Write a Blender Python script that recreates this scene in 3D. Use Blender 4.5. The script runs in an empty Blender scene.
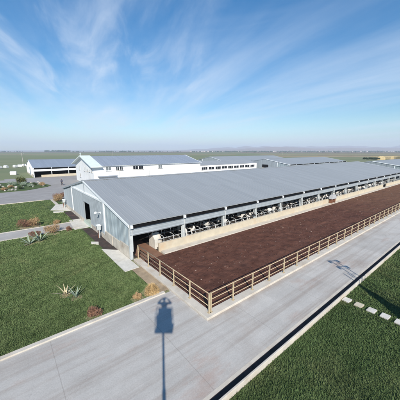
import bpy, bmesh, math, random
import numpy as np
from mathutils import Vector, Matrix, noise as mnoise
random.seed(7); RNG = np.random.default_rng(7)
R = math.radians
scene = bpy.context.scene
COL = scene.collection
# Site frame: x runs along the big barn away from the camera, y across it to the back left, z up, metres.
CAM = Vector((-8.40, -20.69, 10.0))
HEAD = R(-38.9)                                   # yaw: looks along (-sin, cos)
FWD = Vector((-math.sin(HEAD), math.cos(HEAD), 0)); RIGHT = Vector((FWD.y, -FWD.x, 0))
SUN = Vector((0.4196, 0.7296, -0.5401)).normalized()   # direction the light travels

# ------------------------------------------------------------------ helpers
def tag(o, label=None, cat=None, group=None, kind=None):
    if label: o['label'] = label
    if cat: o['category'] = cat
    if group: o['group'] = group
    if kind: o['kind'] = kind
    return o

def empty(name, loc=(0, 0, 0), rz=0.0):
    o = bpy.data.objects.new(name, None); COL.objects.link(o)
    o.location = loc; o.rotation_euler = (0, 0, rz); o.empty_display_size = 0.3
    return o

def thing(name, label, cat, loc=(0, 0, 0), rz=0.0, group=None):
    return tag(empty(name, loc, rz), label, cat, group)

def copy_tree(o, parent=None):
    c = o.copy(); COL.objects.link(c)
    if parent: c.parent = parent
    for ch in list(o.children): copy_tree(ch, c)
    return c

class MB:
    def __init__(s): s.v = []; s.f = []
    def quad(s, a, b, c, d):
        n = len(s.v); s.v += [tuple(a), tuple(b), tuple(c), tuple(d)]; s.f.append((n, n+1, n+2, n+3))
    def poly(s, pts):
        n = len(s.v); s.v += [tuple(p) for p in pts]; s.f.append(tuple(range(n, n+len(pts))))
    def box(s, x0, x1, y0, y1, z0, z1):
        n = len(s.v)
        s.v += [(x0,y0,z0),(x1,y0,z0),(x1,y1,z0),(x0,y1,z0),(x0,y0,z1),(x1,y0,z1),(x1,y1,z1),(x0,y1,z1)]
        for q in ((0,3,2,1),(4,5,6,7),(0,1,5,4),(1,2,6,5),(2,3,7,6),(3,0,4,7)): s.f.append(tuple(n+i for i in q))
    def prism(s, pts2, lo, hi, axis='x'):
        # pts2 in the plane across the axis, extruded lo..hi
        n = len(s.v); k = len(pts2)
        for t in (lo, hi):
            for (a, b) in pts2:
                s.v.append((t, a, b) if axis == 'x' else (a, t, b) if axis == 'y' else (a, b, t))
        s.f.append(tuple(n+i for i in reversed(range(k)))); s.f.append(tuple(n+k+i for i in range(k)))
        for i in range(k):
            j = (i+1) % k; s.f.append((n+i, n+j, n+k+j, n+k+i))
    def tube(s, p, q, r, r2=None, sides=8, cap=True):
        p = Vector(p); q = Vector(q); r2 = r if r2 is None else r2
        d = (q-p).normalized(); a = d.orthogonal().normalized(); b = d.cross(a)
        n = len(s.v)
        for (c, rr) in ((p, r), (q, r2)):
            for i in range(sides):
                t = 2*math.pi*i/sides; s.v.append(tuple(c + a*(rr*math.cos(t)) + b*(rr*math.sin(t))))
        for i in range(sides):
            j = (i+1) % sides; s.f.append((n+i, n+j, n+sides+j, n+sides+i))
        if cap:
            s.f.append(tuple(n+i for i in reversed(range(sides)))); s.f.append(tuple(n+sides+i for i in range(sides)))
    def path(s, pts, r, sides=6):
        for a, b in zip(pts[:-1], pts[1:]): s.tube(a, b, r, sides=sides)
    def blob(s, c, rad, seg=8, rings=6, jit=0.0, rnd=random):
        c = Vector(c); n = len(s.v)
        rx, ry, rz = (rad, rad, rad) if not hasattr(rad, '__len__') else rad
        for i in range(rings+1):
            th = math.pi*i/rings
            for j in range(seg):
                ph = 2*math.pi*j/seg; k = 1 + rnd.uniform(-jit, jit)
                s.v.append((c.x+rx*k*math.sin(th)*math.cos(ph), c.y+ry*k*math.sin(th)*math.sin(ph), c.z+rz*k*math.cos(th)))
        for i in range(rings):
            for j in range(seg):
                a = n+i*seg+j; b = n+i*seg+(j+1) % seg
                s.f.append((a, a+seg, b+seg, b))
    def build(s, name, mat, parent=None, smooth=False, bevel=0):
        me = bpy.data.meshes.new(name); me.from_pydata(s.v, [], s.f); me.update()
        me.materials.append(mat)
        if smooth:
            for p in me.polygons: p.use_smooth = True
        o = bpy.data.objects.new(name, me); COL.objects.link(o)
        if parent: o.parent = parent
        if bevel:
            m = o.modifiers.new('bevel', 'BEVEL'); m.width = bevel; m.segments = 2; m.limit_method = 'ANGLE'
        return o

# ------------------------------------------------------------------ materials
def lin(c):
    if isinstance(c, str):
        c = [int(c[i:i+2], 16)/255 for i in (0, 2, 4)]
        c = [x/12.92 if x <= .04045 else ((x+.055)/1.055)**2.4 for x in c]
    return (c[0], c[1], c[2], 1)

class NT:
    def __init__(s, name):
        s.m = bpy.data.materials.new(name); s.m.use_nodes = True
        s.t = s.m.node_tree; s.n = s.t.nodes; s.l = s.t.links
        s.b = s.n['Principled BSDF']; s.co = s.n.new('ShaderNodeTexCoord').outputs['Object']
    def node(s, ty, **k):
        n = s.n.new(ty)
        for a, b in k.items():
            if a in ('op',): n.operation = b
            else: setattr(n, a, b)
        return n
    def mapping(s, scale, rot=(0, 0, 0), src=None):
        m = s.n.new('ShaderNodeMapping'); m.inputs['Scale'].default_value = scale; m.inputs['Rotation'].default_value = rot
        s.l.new(src or s.co, m.inputs['Vector']); return m.outputs[0]
    def noise(s, scale, detail=4, rough=.55, vec=None, dist=0):
        n = s.n.new('ShaderNodeTexNoise'); n.inputs['Scale'].default_value = scale
        n.inputs['Detail'].default_value = detail; n.inputs['Roughness'].default_value = rough
        n.inputs['Distortion'].default_value = dist
        s.l.new(vec or s.co, n.inputs['Vector']); return n.outputs['Fac']
    def ramp(s, fac, a, b, c0=(0,0,0,1), c1=(1,1,1,1)):
        r = s.n.new('ShaderNodeValToRGB'); e = r.color_ramp.elements
        e[0].position = a; e[1].position = b; e[0].color = c0; e[1].color = c1
        s.l.new(fac, r.inputs[0]); return r.outputs[0]
    def mix(s, fac, a, b, mode='MIX'):
        m = s.n.new('ShaderNodeMix'); m.data_type = 'RGBA'; m.blend_type = mode
        for k, x in (('Factor_Float', fac), ('A_Color', a), ('B_Color', b)):
            i = next(q for q in m.inputs if q.identifier == k)
            if hasattr(x, 'is_output') : s.l.new(x, i)
            else: i.default_value = x
        return next(q for q in m.outputs if q.identifier == 'Result_Color')
    def math(s, op, a, b=None):
        m = s.n.new('ShaderNodeMath'); m.operation = op
        for i, x in enumerate((a, b)):
            if x is None: continue
            if hasattr(x, 'is_output'): s.l.new(x, m.inputs[i])
            else: m.inputs[i].default_value = x
        return m.outputs[0]
    def bump(s, h, strength=.3, dist=.02):
        b = s.n.new('ShaderNodeBump'); b.inputs['Strength'].default_value = strength; b.inputs['Distance'].default_value = dist
        s.l.new(h, b.inputs['Height']); s.l.new(b.outputs[0], s.b.inputs['Normal'])
    def out(s, col, rough=.6, metal=0, spec=None):
        if hasattr(col, 'is_output'): s.l.new(col, s.b.inputs['Base Color'])
        else: s.b.inputs['Base Color'].default_value = col
        if hasattr(rough, 'is_output'): s.l.new(rough, s.b.inputs['Roughness'])
        else: s.b.inputs['Roughness'].default_value = rough
        s.b.inputs['Metallic'].default_value = metal
        if spec is not None: s.b.inputs['Specular IOR Level'].default_value = spec
        return s.m

def simple(name, c, rough=.6, metal=0, var=.25, scale=3.0, stain=None, bump=0.0, spec=None):
    n = NT(name); c = lin(c)
    lo = tuple(x*(1-var) for x in c[:3])+(1,); hi = tuple(min(1, x*(1+var)) for x in c[:3])+(1,)
    f = n.noise(scale, 6, .6); col = n.ramp(f, .3, .7, lo, hi)
    if stain:
        g = n.ramp(n.noise(scale*.37, 8, .7), .52, .72); col = n.mix(g, col, lin(stain))
    if bump: n.bump(n.noise(scale*8, 5, .65), bump, .02)
    return n.out(col, rough, metal, spec)

def roof_mat(name, c, sheet=1.0, hi=1.35):
    n = NT(name); c = lin(c)
    sx = n.node('ShaderNodeSeparateXYZ'); n.l.new(n.co, sx.inputs[0])
    fx = n.math('DIVIDE', sx.outputs[0], sheet); cell = n.math('FLOOR', fx)
    half = n.math('FLOOR', n.math('DIVIDE', n.math('ABSOLUTE', n.math('SUBTRACT', sx.outputs[1], 14.76)), 7.4))
    cv = n.node('ShaderNodeCombineXYZ'); n.l.new(cell, cv.inputs[0]); n.l.new(half, cv.inputs[1])
    wn = n.node('ShaderNodeTexWhiteNoise'); wn.noise_dimensions = '3D'; n.l.new(cv.outputs[0], wn.inputs[0])
    col = n.ramp(wn.outputs['Value'], 0, 1, tuple(x*.94 for x in c[:3])+(1,), tuple(x*1.06 for x in c[:3])+(1,))
    # painted highlights: lighter lap lines on some sheets
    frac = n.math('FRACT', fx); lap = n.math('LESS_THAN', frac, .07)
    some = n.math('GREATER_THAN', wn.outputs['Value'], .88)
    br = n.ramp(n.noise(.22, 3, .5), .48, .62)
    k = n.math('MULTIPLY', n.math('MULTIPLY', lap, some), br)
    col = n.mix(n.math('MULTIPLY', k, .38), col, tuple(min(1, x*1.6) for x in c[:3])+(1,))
    # broad weathering and faint run-off streaks along the fall of the roof
    w = n.noise(.06, 5, .6); col = n.mix(n.math('MULTIPLY', n.ramp(w, .35, .7), .14), col, tuple(x*.78 for x in c[:3])+(1,))
    st = n.noise(1, 5, .6, n.mapping((2.6, .10, .10))); col = n.mix(n.math('MULTIPLY', n.ramp(st, .45, .75), .14), col, tuple(x*.72 for x in c[:3])+(1,))
    d = n.noise(2.2, 6, .7); col = n.mix(n.math('MULTIPLY', n.ramp(d, .6, .8), .12), col, lin((.25, .23, .2)))
    scr = n.math('LESS_THAN', n.math('FRACT', n.math('DIVIDE', sx.outputs[1], 1.48)), .022); col = n.mix(n.math('MULTIPLY', scr, .16), col, lin((.16, .17, .18)))
    n.bump(n.noise(1.3, 3, .5), .06, .02)
    return n.out(col, .42, 0.0, .35)

def sheet_wall_mat(name, c, streak=.25, stain=None):
    n = NT(name); c = lin(c)
    st = n.noise(1, 5, .6, n.mapping((1.4, 1.4, .16)))
    col = n.ramp(st, .3, .7, tuple(x*(1-streak) for x in c[:3])+(1,), tuple(min(1, x*(1+streak*.8)) for x in c[:3])+(1,))
    if stain:
        g = n.ramp(n.noise(1, 7, .65, n.mapping((1.1, 1.1, .35))), .55, .75); col = n.mix(n.math('MULTIPLY', g, .55), col, lin(stain))
    return n.out(col, .5, 0, .3)

def concrete_mat(name, c, stain, streak_rot=None, amt=.6):
    n = NT(name); c = lin(c)
    col = n.ramp(n.noise(.5, 9, .68), .3, .72, tuple(x*.86 for x in c[:3])+(1,), tuple(min(1, x*1.1) for x in c[:3])+(1,))
    g = n.ramp(n.noise(.13, 8, .62, dist=.6), .5, .72); col = n.mix(n.math('MULTIPLY', g, amt), col, lin(stain))
    if streak_rot is not None:
        q = n.ramp(n.noise(1, 6, .6, n.mapping((.05, 1.1, 1), (0, 0, streak_rot))), .52, .7)
        col = n.mix(n.math('MULTIPLY', q, amt*.75), col, lin(stain))
    gr = n.ramp(n.noise(14, 4, .6), .35, .7, (.9,.9,.9,1), (1.08,1.08,1.08,1)); col = n.mix(1.0, col, gr, 'MULTIPLY')
    n.bump(n.noise(22, 6, .7), .25, .01)
    return n.out(col, .85, 0, .2)

def road_mat():
    n = NT('road_slab'); sx = n.node('ShaderNodeSeparateXYZ'); n.l.new(n.co, sx.inputs[0]); X, Y = sx.outputs[0], sx.outputs[1]
    c = (.50, .485, .455)
    col = n.ramp(n.noise(.45, 10, .7), .3, .72, tuple(x*.84 for x in c)+(1,), tuple(x*1.1 for x in c)+(1,))
    cell = n.math('FLOOR', n.math('DIVIDE', X, 5.0)); wn = n.node('ShaderNodeTexWhiteNoise'); wn.noise_dimensions = '1D'; n.l.new(cell, wn.inputs['W'])
    col = n.mix(1.0, col, n.ramp(wn.outputs['Value'], 0, 1, (.93,.93,.93,1), (1.05,1.05,1.05,1)), 'MULTIPLY')
    st = n.ramp(n.noise(.16, 8, .65, dist=.8), .52, .72); col = n.mix(n.math('MULTIPLY', st, .55), col, lin((.33, .27, .225)))
    ty = n.ramp(n.noise(1, 6, .65, n.mapping((.045, 1.5, 1))), .48, .66); col = n.mix(n.math('MULTIPLY', ty, .55), col, lin((.29, .245, .21)))
    red = n.ramp(n.noise(.3, 6, .65, n.mapping((.5, 1.4, 1))), .56, .70); col = n.mix(n.math('MULTIPLY', red, .55), col, lin((.37, .22, .16)))
    edge = n.ramp(n.math('ADD', n.math('MULTIPLY', n.math('ADD', Y, 10.85), .55), n.math('MULTIPLY', n.noise(.8, 7, .7), .9)), .12, .55)
    edge = n.math('MULTIPLY', edge, n.math('GREATER_THAN', X, .1))
    col = n.mix(n.math('MULTIPLY', edge, .45), col, lin((.24, .155, .105)))
    fr = n.math('FRACT', n.math('DIVIDE', X, 5.0)); j = n.math('LESS_THAN', n.math('ABSOLUTE', n.math('SUBTRACT', fr, .5)), .0035)
    col = n.mix(n.math('MULTIPLY', j, .32), col, lin((.18, .16, .14)))
    vo = n.node('ShaderNodeTexVoronoi'); vo.feature = 'DISTANCE_TO_EDGE'; vo.inputs['Scale'].default_value = .28
    nd = n.node('ShaderNodeTexNoise'); nd.inputs['Scale'].default_value = 1.5; nd.inputs['Detail'].default_value = 5; n.l.new(n.co, nd.inputs['Vector'])
    vm = n.node('ShaderNodeVectorMath'); vm.operation = 'ADD'; n.l.new(n.co, vm.inputs[0]); n.l.new(nd.outputs['Color'], vm.inputs[1]); n.l.new(vm.outputs[0], vo.inputs['Vector'])
    cr = n.math('MULTIPLY', n.math('LESS_THAN', vo.outputs['Distance'], .0022), n.ramp(n.noise(.09, 3, .5), .5, .6)); col = n.mix(n.math('MULTIPLY', cr, .35), col, lin((.14, .12, .10)))
    gr = n.ramp(n.noise(16, 5, .65), .35, .7, (.90,.90,.90,1), (1.08,1.08,1.08,1)); col = n.mix(1.0, col, gr, 'MULTIPLY')
    n.bump(n.noise(22, 6, .7), .25, .01)
    return n.out(col, .85, 0, .2)

def grass_mat(name, dark, light, dry, dry_amt=.3, mow=None):
    n = NT(name)
    col = n.mix(n.ramp(n.noise(1.1, 6, .65), .3, .7), lin(dark), lin(light))
    col = n.mix(n.math('MULTIPLY', n.ramp(n.noise(.22, 7, .68), .5, .78), dry_amt), col, lin(dry))
    col = n.mix(n.math('MULTIPLY', n.ramp(n.noise(5.5, 5, .7), .55, .8), .35), col, lin(dry))
    lush = n.ramp(n.noise(.42, 6, .68), .48, .62); col = n.mix(n.math('MULTIPLY', lush, .50), col, tuple(x*.68 for x in lin(dark)[:3])+(1,))
    worn = n.ramp(n.noise(.16, 6, .7, dist=.7), .60, .74); col = n.mix(n.math('MULTIPLY', worn, .5), col, lin((.23, .19, .10)))
    if mow is not None:
        wv = n.node('ShaderNodeTexWave'); wv.inputs['Scale'].default_value = .28; wv.inputs['Distortion'].default_value = 2.5
        wv.inputs['Detail'].default_value = 2; wv.inputs['Detail Scale'].default_value = 1.2
        n.l.new(n.mapping((1, 1, 1), (0, 0, mow)), wv.inputs['Vector'])
        col = n.mix(n.math('MULTIPLY', n.ramp(wv.outputs['Fac'], .3, .7), .17), col, tuple(x*.55 for x in lin(dark)[:3])+(1,))
    n.bump(n.noise(30, 5, .7), .5, .03)
    return n.out(col, .9, 0, .1)

M = {}
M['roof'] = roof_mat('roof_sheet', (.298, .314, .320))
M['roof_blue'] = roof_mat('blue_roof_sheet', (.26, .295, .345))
M['wall'] = sheet_wall_mat('grey_blue_wall_sheet', (.285, .325, .355), .12)
M['wall_streak'] = sheet_wall_mat('weathered_wall_sheet', (.29, .35, .38), .28, (.50, .53, .52))
M['white_trim'] = simple('white_trim', (.78, .82, .84), .5, var=.06, scale=2)
M['white_wall'] = simple('white_render', (.76, .775, .77), .8, var=.05, scale=.5, stain=(.64, .64, .62))
M['mint'] = simple('pale_mint_sheet', (.66, .73, .70), .5, var=.06, scale=1.5)
M['band'] = sheet_wall_mat('curtain_fabric', (.32, .36, .39), .12)
M['black'] = simple('black_gutter_steel', (.006, .006, .007), .7, var=.2, spec=.15)
M['steel'] = simple('galvanised_post_steel', (.50, .53, .53), .5, .1, var=.14, scale=4)
M['rail'] = simple('galvanised_rail', (.52, .53, .52), .4, .35, var=.25, scale=5)
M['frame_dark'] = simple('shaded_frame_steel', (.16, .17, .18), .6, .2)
M['cream_wall'] = simple('cream_concrete', (.50, .445, .34), .85, var=.10, scale=1.3, stain=(.50, .38, .25), bump=.25)
M['cream_kerb'] = simple('pale_kerb_concrete', (.54, .50, .43), .85, var=.14, scale=1.5, stain=(.45, .37, .28), bump=.3)
M['plinth'] = simple('stained_plinth_concrete', (.50, .46, .39), .85, var=.2, scale=1.2, stain=(.30, .24, .18), bump=.3)
M['concrete'] = road_mat()
M['asphalt'] = concrete_mat('yard_paving', (.335, .325, .315), (.24, .225, .21), .3, .6)
M['path'] = concrete_mat('path_concrete', (.41, .395, .375), (.34, .31, .28), 0.0, .4)
M['slab'] = simple('pale_slab_concrete', (.60, .58, .52), .85, var=.12, scale=2.5, stain=(.45, .40, .33), bump=.3)
M['tan_soil'] = simple('tan_dry_soil', (.34, .26, .17), .95, var=.35, scale=1.2, stain=(.22, .19, .10), bump=.6)
M['dark_soil'] = simple('dark_wet_soil', (.045, .032, .028), .95, var=.4, scale=2, stain=(.12, .06, .05), bump=.6)
M['ramp_soil'] = simple('brown_ramp_soil', (.20, .105, .065), .95, var=.2, scale=1.2, bump=.5)
M['lawn'] = grass_mat('lawn_ground', (.062, .098, .036), (.105, .148, .056), (.21, .195, .095), .32, 1.15)
M['blade'] = grass_mat('grass_blade', (.096, .150, .056), (.170, .225, .096), (.31, .295, .155), .42, 1.15)
M['lawn2'] = grass_mat('rough_grass_ground', (.028, .048, .020), (.048, .072, .028), (.12, .105, .055), .5)
M['blade2'] = grass_mat('rough_grass_blade', (.066, .112, .042), (.122, .176, .070), (.25, .23, .12), .45)
M['fence'] = simple('tan_fence_paint', (.44, .36, .235), .6, var=.22, scale=4, stain=(.20, .13, .075))
M['dark_glass'] = NT('dark_glass').out((.012, .014, .018, 1), .12)
M['grey_glass'] = NT('pale_glass').out((.16, .18, .19, 1), .15)
M['dark_door'] = simple('blue_grey_door', (.30, .36, .44), .5, var=.1)
M['bark'] = simple('bark', (.13, .09, .06), .9, var=.3, scale=8, bump=.5)
M['olive'] = simple('olive_leaf', (.085, .095, .022), .7, var=.5, scale=5)
M['green_leaf'] = simple('green_leaf', (.045, .075, .022), .7, var=.5, scale=4)
M['dark_leaf'] = simple('dark_conifer_leaf', (.022, .045, .018), .7, var=.4, scale=4)
M['red_leaf'] = simple('reddish_dry_leaf', (.20, .105, .065), .8, var=.5, scale=6)
M['tan_leaf'] = simple('tan_dry_leaf', (.36, .24, .12), .8, var=.35, scale=8)
M['straw_leaf'] = simple('straw_blade', (.50, .35, .165), .8, var=.3, scale=9)
M['pale_agave'] = simple('pale_dry_agave_leaf', (.52, .44, .27), .7, var=.25, scale=6)
M['grey_agave'] = simple('grey_green_agave_leaf', (.25, .31, .22), .6, var=.3, scale=6)
M['bed'] = simple('dark_bedding', (.045, .037, .030), .95, var=.4, scale=2.5, bump=.5)
M['stone'] = simple('pale_stone', (.40, .38, .35), .9, var=.3, scale=3, bump=.5)
M['tank'] = simple('grey_trough_concrete', (.42, .43, .44), .8, var=.12, scale=3)
M['rust'] = simple('rusty_brown_steel', (.18, .075, .04), .8, var=.3, scale=6)
M['hutch'] = simple('white_hutch_plastic', (.55, .56, .55), .5, var=.08, scale=3)
M['hay'] = simple('hay', (.45, .36, .20), .95, var=.25, scale=1.0, bump=.6)
M['wood'] = simple('weathered_pole_wood', (.17, .13, .10), .9, var=.3, scale=5)
M['cloth_dark'] = simple('dark_blue_cloth', (.03, .04, .07), .9, var=.2, scale=8)
M['cloth_trouser'] = simple('charcoal_cloth', (.035, .037, .045), .9, var=.2, scale=8)
M['skin'] = simple('skin', (.50, .30, .21), .55, var=.08, scale=9)
M['hair'] = simple('dark_hair', (.02, .015, .012), .6, var=.2)
M['lamp_grey'] = simple('lamp_housing', (.30, .31, .32), .45, .3, var=.1)
M['lens'] = NT('lamp_glass').out((.55, .57, .58, 1), .1)
M['green_paint'] = simple('pale_green_paint', (.46, .54, .47), .6, var=.1)

def soil_mat():
    n = NT('pen_soil')
    col = n.mix(n.ramp(n.noise(1.4, 8, .7), .3, .72), lin((.076, .033, .0235)), lin((.165, .076, .053)))
    sx = n.node('ShaderNodeSeparateXYZ'); n.l.new(n.co, sx.inputs[0])
    # drier, redder earth at the far end of the pen, patchy
    t = n.ramp(n.math('ADD', n.math('MULTIPLY', sx.outputs[0], .0125), n.math('MULTIPLY', n.noise(.22, 6, .65), .55)), .70, 1.15)
    col = n.mix(t, col, lin((.165, .088, .055)))
    sk = n.ramp(n.noise(1, 6, .65, n.mapping((.12, 1.1, 1))), .50, .66); col = n.mix(n.math('MULTIPLY', sk, .35), col, lin((.21, .105, .073)))
    p = n.ramp(n.noise(.5, 6, .7), .56, .70); col = n.mix(n.math('MULTIPLY', p, .30), col, lin((.090, .055, .048)))
    s = n.ramp(n.noise(7, 6, .8), .60, .72); col = n.mix(n.math('MULTIPLY', s, .55), col, lin((.17, .115, .095)))
    vo = n.node('ShaderNodeTexVoronoi'); vo.inputs['Scale'].default_value = 3.4; n.l.new(n.co, vo.inputs['Vector'])
    hoof = n.ramp(vo.outputs['Distance'], .12, .30)
    col = n.mix(n.math('MULTIPLY', n.math('SUBTRACT', 1.0, hoof), .35), col, lin((.030, .016, .013)))
    wet = n.ramp(n.noise(.33, 5, .6), .56, .66); col = n.mix(n.math('MULTIPLY', wet, .35), col, lin((.034, .019, .017)))
    n.bump(n.math('ADD', n.math('MULTIPLY', hoof, .5), n.noise(9, 8, .75)), .9, .07)
    return n.out(col, .95, 0, .12)
M['soil'] = soil_mat()

def field_mat(name, a, b, rot=0.0, sc=(.002, .02), extra=None):
    n = NT(name)
    col = n.mix(n.ramp(n.noise(1, 6, .6, n.mapping((sc[0], sc[1], 1), (0, 0, rot))), .35, .65), lin(a), lin(b))
    col = n.mix(n.math('MULTIPLY', n.ramp(n.noise(.03, 6, .65), .45, .7), .3), col, lin(extra or a))
    return n.out(col, .95, 0, .1)
M['far_ground'] = field_mat('far_plain', (.24, .19, .13), (.14, .15, .08), HEAD, (.0012, .006), (.19, .16, .11))
M['field_green'] = field_mat('green_field', (.165, .20, .11), (.22, .235, .14), HEAD, (.004, .03), (.21, .21, .125))
M['field_dull'] = field_mat('dull_green_field', (.22, .22, .135), (.27, .24, .155), HEAD, (.004, .03))
M['field_tan'] = field_mat('tan_stubble_field', (.36, .30, .19), (.27, .225, .145), HEAD, (.004, .03))
M['field_brown'] = field_mat('brown_ploughed_field', (.15, .11, .085), (.185, .135, .105), HEAD, (.004, .03))
M['hills'] = field_mat('hill_earth', (.34, .235, .20), (.21, .165, .135), HEAD, (.002, .006), (.40, .30, .26))

# ------------------------------------------------------------------ ground sheets (structure)
def sheet(name, pts, z, mat, thick=0.0):
    m = MB()
    m.poly([(x, y, z) for x, y in pts])
    if thick:
        k = len(pts)
        for i in range(k):
            (a, b), (c, d) = pts[i], pts[(i+1) % k]
            m.quad((a, b, z-thick), (c, d, z-thick), (c, d, z), (a, b, z))
    return tag(m.build(name, mat), kind='structure')
def rect(x0, x1, y0, y1): return [(x0, y0), (x1, y0), (x1, y1), (x0, y1)]

def disc(r, n=64): return [(CAM.x+r*math.cos(2*math.pi*i/n), CAM.y+r*math.sin(2*math.pi*i/n)) for i in range(n)]
sheet('ground', disc(14000), -.30, M['far_ground'])
def W2(d, l):            # distance ahead of the camera, lateral metres to the right
    p = CAM + FWD*d + RIGHT*l; return (p.x, p.y)
def field(name, d0, d1, l0, l1, mat, z):
    sheet(name, [W2(d0, l0[0]), W2(d0, l0[1]), W2(d1, l1[1]), W2(d1, l1[0])], z, mat)
field('field', 110, 1500, (-420, 30), (-1900, 150), M['field_green'], -.25)
field('field', 640, 900, (-1200, 90), (-1500, 130), M['field_dull'], -.22)
field('field', 260, 1250, (25, 120), (120, 600), M['field_green'], -.24)
field('field', 180, 420, (120, 330), (150, 620), M['field_green'], -.23)
field('field', 430, 560, (100, 620), (150, 800), M['field_tan'], -.21)
field('field', 620, 1000, (160, 800), (220, 1100), M['field_dull'], -.20)
field('field', 760, 880, (180, 900), (230, 1000), M['field_tan'], -.17)
field('field', 1600, 2100, (-2200, -100), (-2600, 200), M['field_brown'], -.15)
field('field', 1300, 1800, (200, 1600), (300, 2200), M['field_brown'], -.16)
field('field', 1900, 2500, (250, 2200), (300, 2600), M['field_tan'], -.14)

sheet('terrain', rect(-120, 260, -60, 140), -.10, M['field_green'])          # farm grassland
sheet('yard', [(-75, 38.4), (12, 38.4), (12, 29.7), (99, 29.7), (99, 91.8), (-8, 91.8), (-8, 88), (-75, 88)], -.02, M['asphalt'])
sheet('lawn', rect(-75, -.05, 17.35, 38.2), 0.0, M['lawn'])
sheet('lawn', rect(-75, -.05, -6.5, 13.75), 0.0, M['lawn'])
sheet('path', rect(-75, -.06, 14.0, 17.1), .012, M['path'])
for y0, y1 in ((13.75, 14.0), (17.1, 17.35)):
    m = MB(); m.box(-75, -1.2, y0, y1, -.05, .05); tag(m.build('path_edge', M['cream_kerb']), kind='structure')
m = MB(); m.box(-75, -2.2, 38.2, 38.4, -.1, .10); tag(m.build('kerb', M['cream_kerb']), kind='structure')
# paving along the front of the barn
sheet('soil_strip', [(-1.15, 4.1), (-.06, 3.0), (-.06, 12.6), (-1.15, 13.0)], .010, M['dark_soil'])
sheet('soil_strip', [(-1.15, 18.4), (-.06, 18.4), (-.06, 24.6), (-1.15, 24.6)], .010, M['dark_soil'])
sheet('pavement', [(-1.35, -1.9), (-.06, -1.9), (-.06, 3.0), (-1.35, 4.3)], .045, M['slab'], .06)
sheet('pavement', [(-2.0, 13.1), (-.06, 13.1), (-.06, 18.4), (-1.6, 18.4)], .030, M['slab'], .06)
sheet('pavement', [(-2.7, 27.3), (-.06, 24.7), (-.06, 31.5), (-1.3, 31.5)], .045, M['slab'], .06)
sheet('pavement', [(-1.25, 31.6), (-.7, 31.6), (-.7, 38.1), (-1.25, 38.1)], .040, M['cream_kerb'], .06)
# concrete road on the near side of the pen and its apron in front
sheet('road', [(-60, -14.36), (160, -14.36), (160, -10.85), (.14, -10.85), (.14, -6.75), (-60, -6.75)], .008, M['concrete'])
m = MB(); m.box(-60, -.35, -6.75, -6.5, -.1, .09); tag(m.build('kerb', M['cream_kerb']), kind='structure')
sheet('verge', [(-.75, -6.5), (.12, -6.5), (.12, -1.9), (-.75, -1.9)], .016, M['tan_soil'])
sheet('verge', [(-60, -14.52), (160, -14.52), (160, -14.34), (-60, -14.34)], .012, M['cream_kerb'])
sheet('dark_strip', [(-60, -14.93), (160, -14.93), (160, -14.52), (-60, -14.52)], .012, M['dark_soil'])  # flat dark strip along the road side of the kerb
m = MB(); m.box(-60, 160, -15.02, -14.92, -.2, .30); tag(m.build('kerb', M['cream_kerb'], bevel=.02), kind='structure')
sheet('grass_verge', rect(-60, 160, -60, -15.02), -.01, M['lawn'])
# pen kerb
m = MB(); m.box(.12, .72, -10.85, -.3, -.1, .16); m.box(.72, 100, -10.85, -10.25, -.1, .16); tag(m.build('kerb', M['cream_kerb'], bevel=.015), kind='structure')
m = MB(); m.box(3.1, 97, -.95, -.12, -.1, .13); tag(m.build('walkway', M['cream_kerb'], bevel=.015), kind='structure')

# pen soil: real lumps
def pen():
    x0, x1, y0, y1 = .72, 100, -10.25, -.95
    xs = [x0]; 
    while xs[-1] < x1: xs.append(xs[-1] + .11 + .0035*(xs[-1]))
    xs[-1] = x1
    ys = np.linspace(y0, y1, 80)
    v = []; f = []
    for x in xs:
        for y in ys:
            h = .05*mnoise.noise((x*.35, y*.35, 0)) + .075*mnoise.noise((x*1.1, y*1.1, 3)) + .045*mnoise.noise((x*3.2, y*3.2, 9)) + .02*mnoise.noise((x*7, y*7, 5))
            v.append((x, y, .03 + h*min(1, (x-x0)/.5, (y1-y)/.5, (y-y0)/.5)))
    ny = len(ys)
    for i in range(len(xs)-1):
        for j in range(ny-1): f.append((i*ny+j, (i+1)*ny+j, (i+1)*ny+j+1, i*ny+j+1))
    mb = MB(); mb.v = v; mb.f = f
    tag(mb.build('dirt_yard', M['soil'], smooth=True), kind='structure')
pen()
sheet('earth_ramp', [(.75, -.94), (2.95, -.94), (2.95, 4.2), (.75, 4.2)], .07, M['ramp_soil'], .1)
m = MB(); rr = random.Random(5)
for i in range(700):
    x = .9 + 70*rr.random()**1.5; y = rr.uniform(-10.1, -1.1); s = .010+.05*rr.random()**3*(1+x*.012)
    m.blob((x, y, .06), (s*rr.uniform(.8, 1.8), s*rr.uniform(.8, 1.5), s*.6), 5, 3, .25, rr)
tag(m.build('dung_clods', simple('pale_dry_clod', (.20, .14, .115), .95, var=.6, scale=1.5)), 'pale dry clods and straw scraps scattered on the dark pen soil', 'clods', kind='stuff')

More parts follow.
